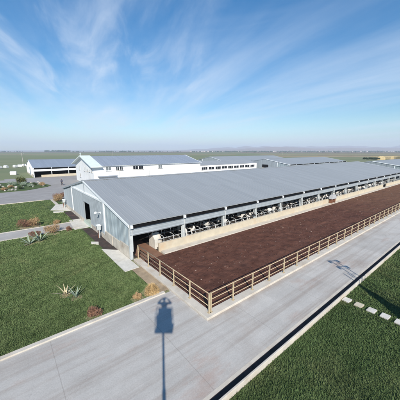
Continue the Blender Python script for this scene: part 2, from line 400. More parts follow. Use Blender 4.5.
# ------------------------------------------------------------------ grass blades
def blades(name, label, x0, x1, y0, y1, n, mat, h=(.05, .13), w=.022, skip=None, bias=1.6):
    # density falls off with distance from the camera
    pts = []
    k = 0
    xs = RNG.uniform(x0, x1, n*6); ys = RNG.uniform(y0, y1, n*6)
    d = np.hypot(xs-CAM.x, ys-CAM.y)
    keep = RNG.random(n*6) < np.clip((14/d)**bias, 0, 1)
    fwd = (xs-CAM.x)*FWD.x + (ys-CAM.y)*FWD.y; lat = (xs-CAM.x)*RIGHT.x + (ys-CAM.y)*RIGHT.y
    keep &= (fwd > 3) & (np.abs(lat) < fwd*.95+2)
    if skip is not None: keep &= ~skip(xs, ys)
    xs = xs[keep][:n]; ys = ys[keep][:n]; n = len(xs); d = np.hypot(xs-CAM.x, ys-CAM.y)
    a = RNG.uniform(0, 2*np.pi, n); ww = w*(.6+RNG.random(n)*.8)*np.clip(d/16, .8, 3); hh = RNG.uniform(h[0], h[1], n)
    la = RNG.uniform(0, 2*np.pi, n); ll = hh*RNG.uniform(.1, .9, n)
    v = np.zeros((n, 3, 3), dtype=np.float32)
    v[:, 0] = np.stack([xs-np.cos(a)*ww, ys-np.sin(a)*ww, np.zeros(n)], 1)
    v[:, 1] = np.stack([xs+np.cos(a)*ww, ys+np.sin(a)*ww, np.zeros(n)], 1)
    v[:, 2] = np.stack([xs+np.cos(la)*ll, ys+np.sin(la)*ll, hh], 1)
    me = bpy.data.meshes.new(name)
    me.vertices.add(n*3); me.vertices.foreach_set('co', v.reshape(-1))
    me.loops.add(n*3); me.loops.foreach_set('vertex_index', np.arange(n*3, dtype=np.int32))
    me.polygons.add(n); me.polygons.foreach_set('loop_start', np.arange(0, n*3, 3, dtype=np.int32))
    me.polygons.foreach_set('loop_total', np.full(n, 3, dtype=np.int32))
    me.update(calc_edges=True); me.materials.append(mat)
    o = bpy.data.objects.new(name, me); COL.objects.link(o)
    return tag(o, label, 'grass', kind='stuff')
def skip_s(x, y):
    return ((x > -1.4) & (y < 13.2) & (y > -2.0)) | ((x > -.80) & (y <= -2.0)) | ((x > -2.0) & (y > 13))
blades('lawn_grass', 'short green mown grass of the front lawn beside the pen', -42, -.7, -6.48, 13.7, 190000, M['blade'], h=(.03, .09), skip=skip_s)
blades('lawn_grass', 'short green grass of the lawn beyond the concrete path', -42, -.9, 17.4, 38.1, 70000, M['blade'], h=(.03, .10), skip=lambda x, y: (x > -1.2) | ((x > -2.8) & (y > 24.5) & (y < 31.5)))
blades('verge_grass', 'darker rough grass of the verge right of the road kerb', -8, 32, -30, -15.05, 90000, M['blade2'], h=(.03, .12))

# ------------------------------------------------------------------ barns
def corr_wall(mb, y0, y1, zb, zt, x, period=.30, depth=.03):
    """Vertical ribbed sheet facing -x between y0 and y1; zb/zt give bottom and top heights."""
    prof = [(0, 0), (.60, 0), (.70, 1), (.90, 1)]
    ys = []; n = max(1, round((y1-y0)/period)); p = (y1-y0)/n
    for i in range(n):
        for (t, d) in prof: ys.append((y0+(i+t)*p, x-d*depth))
    ys.append((y1, x))
    for (a, xa), (b, xb) in zip(ys[:-1], ys[1:]):
        mb.quad((xa, a, zb(a)), (xa, a, zt(a)), (xb, b, zt(b)), (xb, b, zb(b)))

def corr_roof(mb, L, slope_pts, period=.5, depth=.014, x0=-.08, x1=None, thick=.07):
    """Ribbed roof sheet; slope_pts is a list of (y, z) from eave to ridge."""
    x1 = L+.08 if x1 is None else x1
    prof = [(0, 0), (.74, 0), (.80, 1), (.94, 1)]
    n = round((x1-x0)/period); p = (x1-x0)/n
    xs = [(x0+(i+t)*p, d*depth) for i in range(n) for (t, d) in prof]+[(x1, 0)]
    base = len(mb.v); K = len(xs)
    for (y, z) in slope_pts:
        for (x, d) in xs: mb.v.append((x, y, z+d))
    up = slope_pts[-1][0] > slope_pts[0][0]
    for r in range(len(slope_pts)-1):
        for i in range(K-1):
            q = (base+r*K+i, base+r*K+i+1, base+(r+1)*K+i+1, base+(r+1)*K+i)
            mb.f.append(q if up else q[::-1])
    (ya, za), (yb, zb) = slope_pts[0], slope_pts[-1]
    t = thick
    mb.quad((x0, ya, za-t), (x0, yb, zb-t), (x1, yb, zb-t), (x1, ya, za-t))
    mb.quad((x0, ya, za-t), (x1, ya, za-t), (x1, ya, za), (x0, ya, za))
    mb.quad((x0, ya, za-t), (x0, ya, za), (x0, yb, zb), (x0, yb, zb-t))
    mb.quad((x1, ya, za-t), (x1, yb, zb-t), (x1, yb, zb), (x1, ya, za))

def barn(name, label, x0, y0, bays, W=29.5, eave=3.3, ridge=5.95, roofm='roof', detail=2, wall_gap=(2.7, None), doors=None, bay=6.06, gable_white=False, chord=True):
    L = bays*bay; h = W/2; s = (ridge-eave)/h
    root = thing(name, label, 'barn', (x0, y0, 0))
    zr = lambda y: eave + s*(h-abs(y-h))
    # roof
    def rows(sgn):
        pts = []
        for t in (-.14, h*.5, h*.5+.001, h):
            y = t if sgn > 0 else W-t
            pts.append((y, eave+s*t+.16+(.012 if t <= h*.5 and t > 0 or t < 0 else 0)))
        pts[2] = (pts[2][0], pts[2][1]-.0)
        return pts
    per = .5 if detail == 2 else 1.0
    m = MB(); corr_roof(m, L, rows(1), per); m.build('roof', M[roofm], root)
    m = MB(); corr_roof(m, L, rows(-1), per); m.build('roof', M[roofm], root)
    m = MB(); zt = ridge+.16+.03
    m.prism([(h-.35, zt-.35*s), (h-.35, zt-.35*s+.02), (h, zt+.05), (h+.35, zt-.35*s+.02), (h+.35, zt-.35*s), (h, zt+.02)], -.16, L+.16)
    m.build('ridge_cap', M[roofm], root)
    # rake trims on both gables
    for xa, xb in ((-.15, -.08), (L+.08, L+.15)):
        for sg in (1, -1):
            m = MB(); ya, yb = (-.20, h) if sg > 0 else (W+.20, h)
            za = eave-.20*s+.2; zb = ridge+.2; dp = .24
            m.prism([(ya, za-dp), (yb, zb-dp), (yb, zb), (ya, za)] if sg > 0 else [(ya, za), (yb, zb), (yb, zb-dp), (ya, za-dp)], xa, xb)
            m.build('rake_trim', M['white_trim' if sg > 0 else 'band'], root)
    # gutter in lengths with white brackets, posts, downpipes
    m = MB()
    for i in range(bays): m.box(i*bay+.22, (i+1)*bay-.22, -.27, -.13, eave-.20, eave+.02)
    m.build('gutter', M['black'], root)
    m0 = MB(); m0.box(-.11, .11, -.33, -.10, eave-.22, eave+.07)
    p0 = MB()
    p0.box(-.13, .13, .10, .125, 0, eave+.05); p0.box(-.13, .13, .315, .34, 0, eave+.05); p0.box(-.012, .012, .125, .315, 0, eave+.05)
    d0 = MB(); d0.tube((.10, -.05, .80), (.10, -.05, eave-.30), .055); d0.tube((.10, -.05, eave-.30), (.05, -.24, eave-.20), .055)
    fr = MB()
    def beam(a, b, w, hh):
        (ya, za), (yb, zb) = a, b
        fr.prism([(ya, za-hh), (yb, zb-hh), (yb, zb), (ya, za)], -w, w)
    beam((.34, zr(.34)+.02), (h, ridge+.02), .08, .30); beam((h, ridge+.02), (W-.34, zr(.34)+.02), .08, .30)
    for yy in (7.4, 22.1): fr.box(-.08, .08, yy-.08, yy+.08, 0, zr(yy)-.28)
    proto = {}
    for i in range(bays+1):
        x = i*bay
        if i == 0: x = .14
        if i == bays: x = L-.14
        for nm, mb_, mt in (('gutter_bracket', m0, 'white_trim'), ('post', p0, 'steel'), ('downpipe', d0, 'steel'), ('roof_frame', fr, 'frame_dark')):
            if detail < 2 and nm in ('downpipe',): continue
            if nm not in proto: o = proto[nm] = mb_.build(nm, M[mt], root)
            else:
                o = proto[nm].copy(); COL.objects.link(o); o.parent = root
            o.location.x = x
    # rolled side curtain: a slightly sagging ribbed band
    m = MB(); zz = [2.30, 2.42, 2.50, 2.74, 2.80, 2.98, 3.07]; yo = [.0, -.06, -.03, -.045, -.03, -.05, .0]
    n = bays*6
    for i in range(n):
        xa, xb = L*i/n, L*(i+1)/n
        sa, sb = [-.03*math.sin(math.pi*((q % 6)/6)) for q in (i, i+1)]
        for k in range(6):
            m.quad((xa, yo[k], zz[k]+sa), (xb, yo[k], zz[k]+sb), (xb, yo[k+1], zz[k+1]+sb), (xa, yo[k+1], zz[k+1]+sa))
        m.quad((xa, .09, zz[0]+sa), (xa, .09, zz[6]+sa), (xb, .09, zz[6]+sb), (xb, .09, zz[0]+sb))
        m.quad((xa, yo[0], zz[0]+sa), (xa, .09, zz[0]+sa), (xb, .09, zz[0]+sb), (xb, yo[0], zz[0]+sb))
        m.quad((xa, yo[6], zz[6]+sa), (xb, yo[6], zz[6]+sb), (xb, .09, zz[6]+sb), (xa, .09, zz[6]+sa))
    m.build('side_curtain', M['band' if not gable_white else 'white_trim'], root)
    # low feed wall on the open side
    a, b = wall_gap; m = MB()
    if b is None: m.box(a, L-.2, -.12, .09, -.1, .92)
    else: m.box(a, b, -.12, .09, -.1, .92); m.box(b+3.0, L-.2, -.12, .09, -.1, .92)
    m.build('feed_wall', M['cream_wall'], root, bevel=.025)
    # closed back side and far gable
    m = MB(); m.box(0, L, W-.15, W, -.1, 1.0); m.build('rear_wall', M['cream_wall'], root)
    m = MB(); m.box(0, L, W-.10, W-.04, 1.0, eave); m.build('rear_curtain', M['band'], root)
    m = MB(); m.prism([(.02, -.1), (W-.02, -.1), (W-.02, eave), (h, ridge), (.02, eave)], L-.12, L-.02); m.build('end_wall', M['wall' if not gable_white else 'white_wall'], root)
    m = MB(); m.box(.05, L-.13, .36, W-.16, -.1, .03); m.build('barn_floor', M['bed'], root)
    # front gable
    wm = M['white_wall'] if gable_white else M['wall']
    d0_, d1_, dz0, dz1 = doors or (12.6, 15.7, .40, 3.15)
    ya, yb = 6.9, 22.6; zc = 4.40
    base = .55
    m = MB()
    zt = (lambda y: zc) if chord else (lambda y: zr(y))
    for (p, q, lo, hi) in ((ya, d0_, base, zt), (d1_, yb, base, zt), (d0_, d1_, dz1, zt)):
        corr_wall(m, p, q, (lambda y, lo=lo: lo), hi, 0.0)
    m.build('front_wall', wm, root)
    m = MB(); corr_wall(m, .20, ya, lambda y: 1.05, lambda y: zr(y)+.02, .06); m.build('side_wall', M['wall_streak'] if not gable_white else wm, root)
    m = MB(); corr_wall(m, yb, W-.02, lambda y: base, lambda y: zr(y)+.02, .06); m.build('side_wall', wm, root)
    if chord:
        m = MB(); k = 24
        for i in range(k):
            p = ya+(yb-ya)*i/k; q = ya+(yb-ya)*(i+1)/k
            if p < h < q:
                m.poly([(.03, p, zc), (.03, p, zr(p)+.05), (.03, h, ridge+.05), (.03, q, zr(q)+.05), (.03, q, zc)])
            else: m.quad((.03, p, zc), (.03, p, zr(p)+.05), (.03, q, zr(q)+.05), (.03, q, zc))
        m.build('gable_panel', M['white_trim'], root)
        m = MB(); m.box(-.07, .02, ya-.12, yb+.12, zc-.10, zc+.10); m.build('gable_chord', M['white_trim'], root)
        m = MB(); m.box(-.05, .02, h-.07, h+.07, zc+.10, ridge-.14); m.build('gable_post', M['wall'], root)
    for yy in (ya, yb):
        m = MB(); m.box(-.09, .045, yy-.13, yy+.13, base, zc-.10 if chord else zr(yy)-.2); m.build('corner_trim', M['white_trim'], root)
    m = MB(); m.box(-.03, .24, -.02, .20, 0, eave+.02); m.build('corner_trim', M['steel'], root)
    m = MB(); m.box(.06, .3, W-.02, W+.02, 0, eave); m.build('corner_trim', M['white_trim'], root)
    # plinth under the gable, stepped up on the right
    m = MB(); m.box(-.03, .20, yb, W, -.1, base); m.box(-.05, .20, d1_+.1, yb, -.1, base); m.box(-.05, .20, ya, d0_-.1, -.1, base)
    m.box(-.03, .20, .20, 2.6, -.1, 1.05); m.box(-.03, .20, 2.6, 4.6, -.1, 1.05); m.box(-.09, .20, 4.6, ya, -.1, 1.05)
    m.box(-.035, .20, .2, 2.4, 1.05, 1.22) if detail == 2 else None
    m.build('plinth', M['plinth'], root, bevel=.015)
    # door opening: frame, threshold and a barred gate inside
    m = MB(); m.box(-.05, .12, d0_-.06, d0_, dz0-.02, dz1+.06); m.box(-.05, .12, d1_, d1_+.06, dz0-.02, dz1+.06); m.box(-.05, .12, d0_, d1_, dz1, dz1+.06)
    m.build('door_frame', M['wall'], root)
    m = MB(); m.box(-.12, .6, d0_-.1, d1_+.1, -.1, dz0); m.build('threshold', M['green_paint'] if detail == 2 else M['plinth'], root)
    if detail == 2:
        g = MB()
        for zz_ in (dz0+.25, dz0+.55, dz0+.85, dz0+1.12): g.tube((.9, d0_-.2, zz_), (.9, d1_+.2, zz_), .025)
        for yy in (d0_, (d0_+d1_)/2, d1_): g.tube((.9, yy, 0), (.9, yy, dz0+1.15), .03)
        g.build('door_gate', M['rail'], root)
    else:
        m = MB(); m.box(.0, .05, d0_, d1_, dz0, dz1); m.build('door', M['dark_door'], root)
    return root, L

B1, L1 = barn('cattle_barn', 'large open-sided cattle barn with grey-blue ribbed roof and white gable beside the brown pen', 0, 0, 16, wall_gap=(2.95, 73.4))
# cubicle rails inside the open side
def cubicle(mb, x, y):
    mb.path([(x, y, 0), (x, y, 1.15), (x, y+.25, 1.28), (x, y+1.75, 1.28), (x, y+2.0, 1.08), (x, y+1.85, .62), (x, y+.25, .45), (x, y, .5)], .034)
r0 = MB(); cubicle(r0, 0, 0); proto = None
for k in range(98):
    if proto is None: o = proto = r0.build('cubicle_rail', M['rail'], B1, smooth=True)
    else: o = proto.copy(); COL.objects.link(o); o.parent = B1
    o.location = (3.9+1.21*(k if k < 70 else k-70), .55 if k < 70 else 3.1, 0)
r1 = MB()
for k in range(28, 70): cubicle(r1, 3.9+1.21*k, 3.1)
tag(r1.build('cubicle_rail', M['rail'], B1, smooth=True), kind='stuff')
m = MB()
for y in (.55, 3.1):
    m.tube((3.2, y, 1.12), (95, y, 1.12), .04); m.tube((3.2, y, .72), (95, y, .72), .035)
m.build('neck_rail', M['rail'], B1)
for y0 in (.45, 3.0):
    m = MB(); m.box(3.2, 95, y0, y0+2.2, .03, .22); m.build('cubicle_bed', M['bed'], B1)

barn('cattle_barn', 'distant long barn with blue roof and white gable across the paved yard, left', 1.0, 92.0, 12, roofm='roof_blue', detail=1, gable_white=True, wall_gap=(2.4, None), ridge=6.2, eave=3.6, chord=False, doors=(10.6, 14.6, .2, 3.2))
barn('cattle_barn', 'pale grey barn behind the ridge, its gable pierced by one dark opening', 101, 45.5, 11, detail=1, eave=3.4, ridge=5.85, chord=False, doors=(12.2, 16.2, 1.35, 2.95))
barn('cattle_barn', 'farthest barn, only the tip of its pale gable showing above the windowed annex', 103, 92, 12, detail=1, ridge=6.1, chord=False)
barn('cattle_barn', 'barn beyond the far end of the large barn at the right edge', 114, .3, 12, detail=1, ridge=5.7, chord=False)
# single gable opening: its door leaf is coloured black for the shade inside
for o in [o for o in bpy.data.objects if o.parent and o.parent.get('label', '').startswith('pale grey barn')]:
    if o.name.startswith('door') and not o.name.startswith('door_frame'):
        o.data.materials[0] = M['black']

# pier at the end of the feed wall
m = MB(); m.prism([(.75, -.05), (2.05, -.05), (2.05, 1.05), (1.4, 1.62), (.75, 1.05)], 2.95, 3.75, 'x')
o = m.build('concrete_pier', M['plinth'], bevel=.02); o.data.materials[0] = M['slab']
tag(o, 'pale house-shaped concrete pier at the end of the cream feed wall', 'pier')

# trough at the feed wall
t = thing('water_trough', 'grey concrete trough on a rusty brown stand at the cream feed wall', 'trough', (40.9, -.55, 0))
m = MB(); m.prism([(-.62, 1.55), (-.95, .80), (.95, .80), (.62, 1.55)][::-1], -.35, .35, 'y'); ob = m.build('basin', M['tank'], t, bevel=.03); ob.location.z = .15
m = MB()
for sx in (-.6, .6): m.box(sx-.1, sx+.1, -.28, .28, .13, .95)
m.box(-.5, .5, -.2, .2, .5, .6); m.build('stand', M['rust'], t)

# ------------------------------------------------------------------ things on the front wall
t = thing('wall_lamp', 'small white bracket lamp high on the grey-blue front wall', 'lamp', (-.03, 8.2, 2.95))
m = MB(); m.tube((0, 0, 0), (-.55, 0, .18), .03); m.box(-.01, .02, -.08, .08, -.12, .12); m.build('bracket', M['white_trim'], t)
m = MB(); m.tube((-.55, 0, .20), (-.55, 0, .02), .06, .19, 12); m.build('lamp_shade', M['white_trim'], t, smooth=False)
m = MB(); m.blob((-.55, 0, -.01), .08); m.build('bulb', M['lens'], t, smooth=True)
def cabinet(loc, label):
    t = thing('electrical_cabinet', label, 'cabinet', loc)
    m = MB(); m.box(-.20, .20, -.24, .24, 1.0, 1.50); m.build('cabinet_box', M['steel'], t, bevel=.02)
    m = MB(); m.box(-.214, -.20, -.19, .12, 1.04, 1.46); m.build('door', M['lamp_grey'], t)
    m = MB(); m.prism([(-.28, 1.50), (.28, 1.50), (.25, 1.58), (-.25, 1.55)], -.24, .24); m.build('hood', M['white_trim'], t)
    for yy in (-.18, .18):
        m = MB(); m.box(-.05, .05, yy-.04, yy+.04, 0, 1.0); m.build('leg', M['steel'], t)
    m = MB(); m.tube((-.10, -.05, .02), (-.10, -.05, .95), .04); m.build('conduit', M['rust'], t)
    return t
cabinet((-.42, 8.05, 0), 'white metal cabinet on legs against the front wall right of the dark doorway')
cabinet((-.42, 28.0, 0), 'white metal cabinet on legs near the far left corner of the front wall')
m = MB(); m.prism([(-1.75, 6.45), (-1.15, 5.85), (-.95, 6.55), (-1.6, 7.1)], -.02, .09, 'z')
tag(m.build('concrete_slab', M['slab'], bevel=.015), 'single pale slab lying on the lawn edge below the front wall', 'slab')
m = MB(); m.prism([(-2.6, 25.0), (-1.2, 24.3), (-1.1, 24.9), (-2.5, 25.7)], -.02, .08, 'z')
tag(m.build('concrete_slab', M['slab'], bevel=.015), 'pale slab on the lawn beside the far corner pavement', 'slab')
for k in range(5):
    y = -15.15-.72*k - .12
    m = MB(); m.prism([(8.55, y-.22), (9.10, y-.25), (9.08, y+.20), (8.58, y+.22)], -.02, .10, 'z')
    o = m.build('stepping_stone', M['slab'] if k != 1 else M['cream_wall'], bevel=.015)
    tag(o, ['first stepping stone, nearest the road kerb, on the dark grass', 'tan stepping stone, second from the road kerb', 'middle stepping stone, third from the road kerb', 'fourth stepping stone from the road kerb', 'last stepping stone, farthest from the road kerb'][k], 'stepping stone', 'stepping stones across the verge')

# ------------------------------------------------------------------ pen fences
def fence(label, p, q, n, zb=.16, hgt=1.28, jitter=.0):
    p = Vector((p[0], p[1], 0)); q = Vector((q[0], q[1], 0)); d = (q-p); Ln = d.length
    t = thing('pen_fence', label, 'fence', p, math.atan2(d.y, d.x))
    pm = MB(); pm.box(-.042, .042, -.042, .042, zb-.02, zb+hgt+.03)
    pm.box(-.10, .10, -.10, .10, zb, zb+.02); proto = None
    for i in range(n+1):
        if proto is None: o = proto = pm.build('post', M['fence'], t, bevel=.008)
        else: o = proto.copy(); COL.objects.link(o); o.parent = t
        o.location.x = Ln*i/n
    for k, zz in enumerate((.42, .84, 1.25)):
        m = MB()
        if k == 2: m.tube((0, .0, zb+hgt), (Ln, .0, zb+hgt), .030)
        else: m.tube((0, .03, zb+zz-.02), (Ln, .03, zb+zz-.02), .024)
        m.build('rail', M['fence'], t, smooth=True)
    return t
fence('tan three-rail fence along the left end of the pen, from barn corner to near corner', (.55, -.45), (.55, -10.5), 5)
fence('long tan three-rail fence on the kerb between the pen and the concrete road', (.68, -10.5), (98.68, -10.5), 49)

# ------------------------------------------------------------------ white farm building and annex
WB = thing('farm_building', 'long white two-storey building with mint pediment gable and blue-grey roof behind the barn', 'building', (12, 53, 0))
Lw, Ww, ew, rw = 39.2, 21.0, 5.75, 8.35
def flat_roof(m, L, W, e, r, x0, ov=.4, th=.12):
    h = W/2; s = (r-e)/h
    for sg in (1, -1):
        y = (lambda t: t) if sg > 0 else (lambda t: W-t)
        pts = [(y(-ov), e-ov*s), (y(h), r), (y(h), r+th), (y(-ov), e-ov*s+th)]
        m.prism(pts if sg > 0 else pts[::-1], x0, L)
m = MB(); m.prism([(0, -.1), (Ww, -.1), (Ww, ew), (Ww/2, rw), (0, ew)], 0, Lw); m.build('wall', M['white_wall'], WB)
m = MB()
corr_roof(m, Lw, [(-.3, ew-.07+.05), (Ww/2, rw+.05)], 1.0, .035, 2.2, Lw+.3); corr_roof(m, Lw, [(Ww+.3, ew-.07+.05), (Ww/2, rw+.05)], 1.0, .035, 2.2, Lw+.3)
rf = m.build('roof', M['roof_blue'], WB)
m = MB(); flat_roof(m, Lw+.42, Ww, ew-.02, rw+.02, Lw+.30, .4, .16); m.build('rake_trim', M['white_trim'], WB)
m = MB(); flat_roof(m, 2.2, Ww, ew+.02, rw+.05, -1.0, 1.3, .22); pr = m.build('pediment_roof', M['mint'], WB)
m = MB(); m.tube((-.6, Ww/2, rw+.2), (-.6, Ww/2, rw+1.2), .06); m.blob((-.6, Ww/2, rw+.75), .22); m.box(-.64, -.56, Ww/2-.35, Ww/2+.35, rw+1.0, rw+1.08); m.build('finial', M['mint'], WB)
def window(parent, x0, x1, z0, z1, y, pane='dark_glass', mull=1, face='y'):
    f = MB(); w = .07
    def bx(a0, a1, c0, c1, d0, d1):
        if face == 'y': f.box(a0, a1, y-d1, y-d0, c0, c1)
        else: f.box(y-d1, y-d0, a0, a1, c0, c1)
    bx(x0-w, x0, z0-w, z1+w, -.05, .05); bx(x1, x1+w, z0-w, z1+w, -.05, .05)
    bx(x0, x1, z0-w, z0, -.05, .05); bx(x0, x1, z1, z1+w, -.05, .05)
    for k in range(mull):
        c = x0+(x1-x0)*(k+1)/(mull+1); bx(c-.03, c+.03, z0, z1, -.05, .045)
    fo = f.build('window', M['white_trim'], parent)
    sl = MB()
    if face == 'y': sl.box(x0-.15, x1+.15, y-.20, y, z0-w-.07, z0-w)
    else: sl.box(y-.20, y, x0-.15, x1+.15, z0-w-.07, z0-w)
    sl.build('sill', M['plinth'], fo)
    g = MB()
    if face == 'y': g.box(x0, x1, y-.012, y-.002, z0, z1)
    else: g.box(y-.012, y-.002, x0, x1, z0, z1)
    g.build('pane', M[pane], fo)
for (a, b, pn) in ((15.6-12, 17.0-12, 'grey_glass'), (18.6-12, 19.4-12, 'dark_glass'), (19.8-12, 20.6-12, 'dark_glass'), (24.0-12, 25.6-12, 'dark_glass'), (25.9-12, 27.4-12, 'dark_glass'), (33-12, 34.4-12, 'grey_glass')):
    window(WB, a, b, 4.35, 5.35, 0.0, pn)
for (a, b) in ((1.0, 2.2), (3.6, 4.6), (5.6, 6.6), (9.0, 10.0), (15.0, 16.0)):
    window(WB, a, b, 4.0, 5.3, 0.0, 'grey_glass', 1, 'x')
window(WB, 14.6, 15.8, 1.6, 2.7, 0.0, 'dark_glass', 1, 'x')
m = MB(); m.box(1.0, 6.5, -1.6, 0, 2.70, 2.85); m.build('canopy', M['roof_blue'], WB)
m = MB(); m.box(2.4, Lw, -.42, -.30, ew-.16, ew-.02); m.build('gutter', M['steel'], WB)
for x in (7.5, 17.5, 27.5, Lw-.4):
    m = MB(); m.tube((x, -.08, 0), (x, -.08, ew-.5), .06); m.tube((x, -.08, ew-.5), (x, -.34, ew-.14), .06); m.build('downpipe', M['steel'], WB)
AN = thing('annex', 'low white annex with a row of dark windows joining the white building to a barn', 'building', (51.7, 64, 0))
La, Wa, ea, ra = 47.5, 14.0, 3.75, 5.3
m = MB(); m.prism([(0, -.1), (Wa, -.1), (Wa, ea), (Wa/2, ra), (0, ea)], 0, La); m.build('wall', M['white_wall'], AN)
m = MB()
corr_roof(m, La, [(-.15, ea+.04), (Wa/2, ra+.05)], 1.0, .03, 0, La+.2); corr_roof(m, La, [(Wa+.15, ea+.04), (Wa/2, ra+.05)], 1.0, .03, 0, La+.2)
m.build('roof', M['roof'], AN)
x = 9.2
for k in range(9):
    window(AN, x, x+3.3, 1.75, 2.9, 0.0, 'dark_glass', 1 if k % 2 else 2); x += 4.15

# ------------------------------------------------------------------ vegetation
def leaf_cloud(m, c, rad, n, size, rnd, flat=1.0, lump=5):
    c = Vector(c); rx, ry, rz = rad
    hubs = []
    for i in range(lump):
        a = rnd.uniform(0, 6.283); e = rnd.uniform(-.2, 1)
        hubs.append(Vector((c.x+rx*.55*math.cos(a), c.y+ry*.55*math.sin(a), c.z+rz*.55*e)))
    hubs.append(c)
    for i in range(n):
        h = rnd.choice(hubs); d = Vector((rnd.gauss(0, 1), rnd.gauss(0, 1), rnd.gauss(0, 1))).normalized()
        k = rnd.random()**.4*.55
        p = h + Vector((d.x*rx*k, d.y*ry*k, d.z*rz*k))
        if p.z < .02: p.z = .02+rnd.random()*.05
        a = Vector((rnd.gauss(0, 1), rnd.gauss(0, 1), rnd.gauss(0, 1)*flat)).normalized(); b = a.orthogonal().normalized()
        s = size*rnd.uniform(.6, 1.4)
        m.poly([p-b*s*.45, p+a*s, p+b*s*.45, p-a*s])
def shrub(name, label, loc, rad, n, size, mat, seed=1, trunk=True, group=None, cat='shrub'):
    rnd = random.Random(seed)
    t = thing(name, label, cat, loc, 0, group)
    rad = (rad[0]*rnd.uniform(.75, 1.25), rad[1]*rnd.uniform(.75, 1.25), rad[2]*rnd.uniform(.8, 1.3))
    m = MB(); leaf_cloud(m, (0, 0, rad[2]*.70), rad, n, size, rnd, lump=8)
    for i in range(26):
        a = rnd.uniform(0, 6.283); e = rnd.uniform(.3, 1.4); d = Vector((math.cos(a)*math.cos(e)*rad[0], math.sin(a)*math.cos(e)*rad[1], math.sin(e)*rad[2]*1.5))
        m.tube(d*.25, d*rnd.uniform(.8, 1.2), .010, .004, 4)
        for q in range(10):
            p = d*rnd.uniform(.5, 1.2)+Vector((rnd.gauss(0, .05), rnd.gauss(0, .05), rnd.gauss(0, .05))); p.z = max(p.z, .03); b = Vector((rnd.gauss(0, 1), rnd.gauss(0, 1), rnd.gauss(0, 1))).normalized(); c_ = b.orthogonal().normalized()
            m.poly([p-c_*size*.4, p+b*size, p+c_*size*.4, p-b*size])
    m.build('foliage', M[mat], t)
    if trunk:
        m = MB()
        for i in range(5):
            a = rnd.uniform(0, 6.28); m.tube((0, 0, 0), (rad[0]*.5*math.cos(a), rad[1]*.5*math.sin(a), rad[2]*rnd.uniform(.6, 1.1)), .025, .008, 5)
        m.build('stem', M['bark'], t)
    return t
def agave(label, loc, n, length, width, mat, seed, up=(.5, 1.2), cat='agave', azr=(0, 6.283)):
    rnd = random.Random(seed); t = thing('agave_plant', label, cat, loc)
    for i in range(n):
        az = azr[0]+(azr[1]-azr[0])*(i+rnd.uniform(.2, .8))/n; el = rnd.uniform(*up); ln = length*rnd.uniform(.75, 1.15)
        d = Vector((math.cos(az), math.sin(az), 0)); sd = Vector((-d.y, d.x, 0)); m = MB(); pts = []
        for k in range(7):
            s = k/6; e = el*(1-.25*s)
            c = d*(ln*s*math.cos(e)) + Vector((0, 0, ln*s*math.sin(e)+.02)); w = width*(.55+.9*s if s < .4 else .91*(1-s)/.6+.02)
            pts.append((c-sd*w, c-Vector((0, 0, .25*w)), c+sd*w))
        for (a, b, c), (a2, b2, c2) in zip(pts[:-1], pts[1:]):
            m.quad(a, b, b2, a2); m.quad(b, c, c2, b2)
        m.build('leaf', M[mat], t)
    return t
agave('pale dry straw-coloured agave with spread leaves on the lawn', (-5.95, -2.55, 0), 9, 1.05, .055, 'pale_agave', 3, (.35, 1.1))
agave('narrow grey-green agave with upright leaves right of the dry one', (-5.45, -3.35, 0), 9, 1.15, .05, 'grey_agave', 8, (.7, 1.35))
agave('grey-green forked plant with low leaves below the path, the left one of two', (-7.0, 10.7, 0), 9, 1.5, .10, 'grey_agave', 12, (.3, 1.2))
agave('taller grey-green upright plant below the path, the right one of two', (-6.05, 10.95, 0), 9, 1.7, .11, 'grey_agave', 15, (.7, 1.35))
# straw ball
t = thing('dry_bush', 'round straw-coloured dry bush by the lawn corner and pen kerb', 'bush', (-1.05, -6.1, 0))
m = MB(); rb = random.Random(4)
for i in range(2600):
    a = rb.uniform(0, 6.283); u_ = rb.random(); e = math.asin(u_); ln = .62*rb.uniform(.6, 1.05)
    d = Vector((math.cos(a)*math.cos(e), math.sin(a)*math.cos(e), math.sin(e)*1.25)); s = Vector((-math.sin(a), math.cos(a), rb.uniform(-.5, .5)))*.010
    p0 = d*(ln*.25); p1 = d*(ln*.8)+Vector((0, 0, .03)); p2 = d*ln + Vector((rb.gauss(0, .04), rb.gauss(0, .04), -.06+rb.gauss(0, .04)))
    m.quad(p0-s, p0+s, p1+s, p1-s); m.poly([p1-s, p1+s, p2])
m.build('foliage', M['straw_leaf'], t)
m = MB()
for i in range(9):
    a = i*.7; m.tube((0, 0, 0), (.22*math.cos(a), .22*math.sin(a), .42), .012, .006, 5)
m.build('stem', M['tan_leaf'], t)
for i, (x, y, r, mt, lb) in enumerate((
    (-6.9, 18.3, .75, 'red_leaf', 'low reddish dry shrub on the far path edge, farthest left'),
    (-5.9, 18.1, .85, 'tan_leaf', 'tan dry shrub on the far path edge beside the reddish one'),
    (-6.3, 13.3, .60, 'red_leaf', 'reddish shrub on the near path edge above the grey-green plants'),
    (-4.4, 13.4, .75, 'tan_leaf', 'brownish shrub on the near path edge toward the doorway'),
    (-3.3, 17.9, .45, 'tan_leaf', 'small tan shrub on the far path edge near the doorway'),
    (-2.6, 13.3, .35, 'red_leaf', 'smallest reddish tuft on the near path edge by the pavement'),
    (.5, 37.2, 1.25, 'red_leaf', 'broad reddish-brown shrub at the far left corner of the large barn'),
    (-.2, 35.0, .9, 'tan_leaf', 'brownish shrub just right of the broad corner shrub'),
    (-2.2, -6.15, .35, 'tan_leaf', 'small tan tuft on the lawn kerb left of the straw bush'),
    (-5.0, -6.2, .40, 'red_leaf', 'low brownish tuft at the lawn kerb near the bottom'))):
    shrub('dry_shrub', lb, (x, y, 0), (r, r, r*.75), int(900+1800*r), .030+.018*r, mt, 20+i, group='dry shrubs')
rs = random.Random(31)
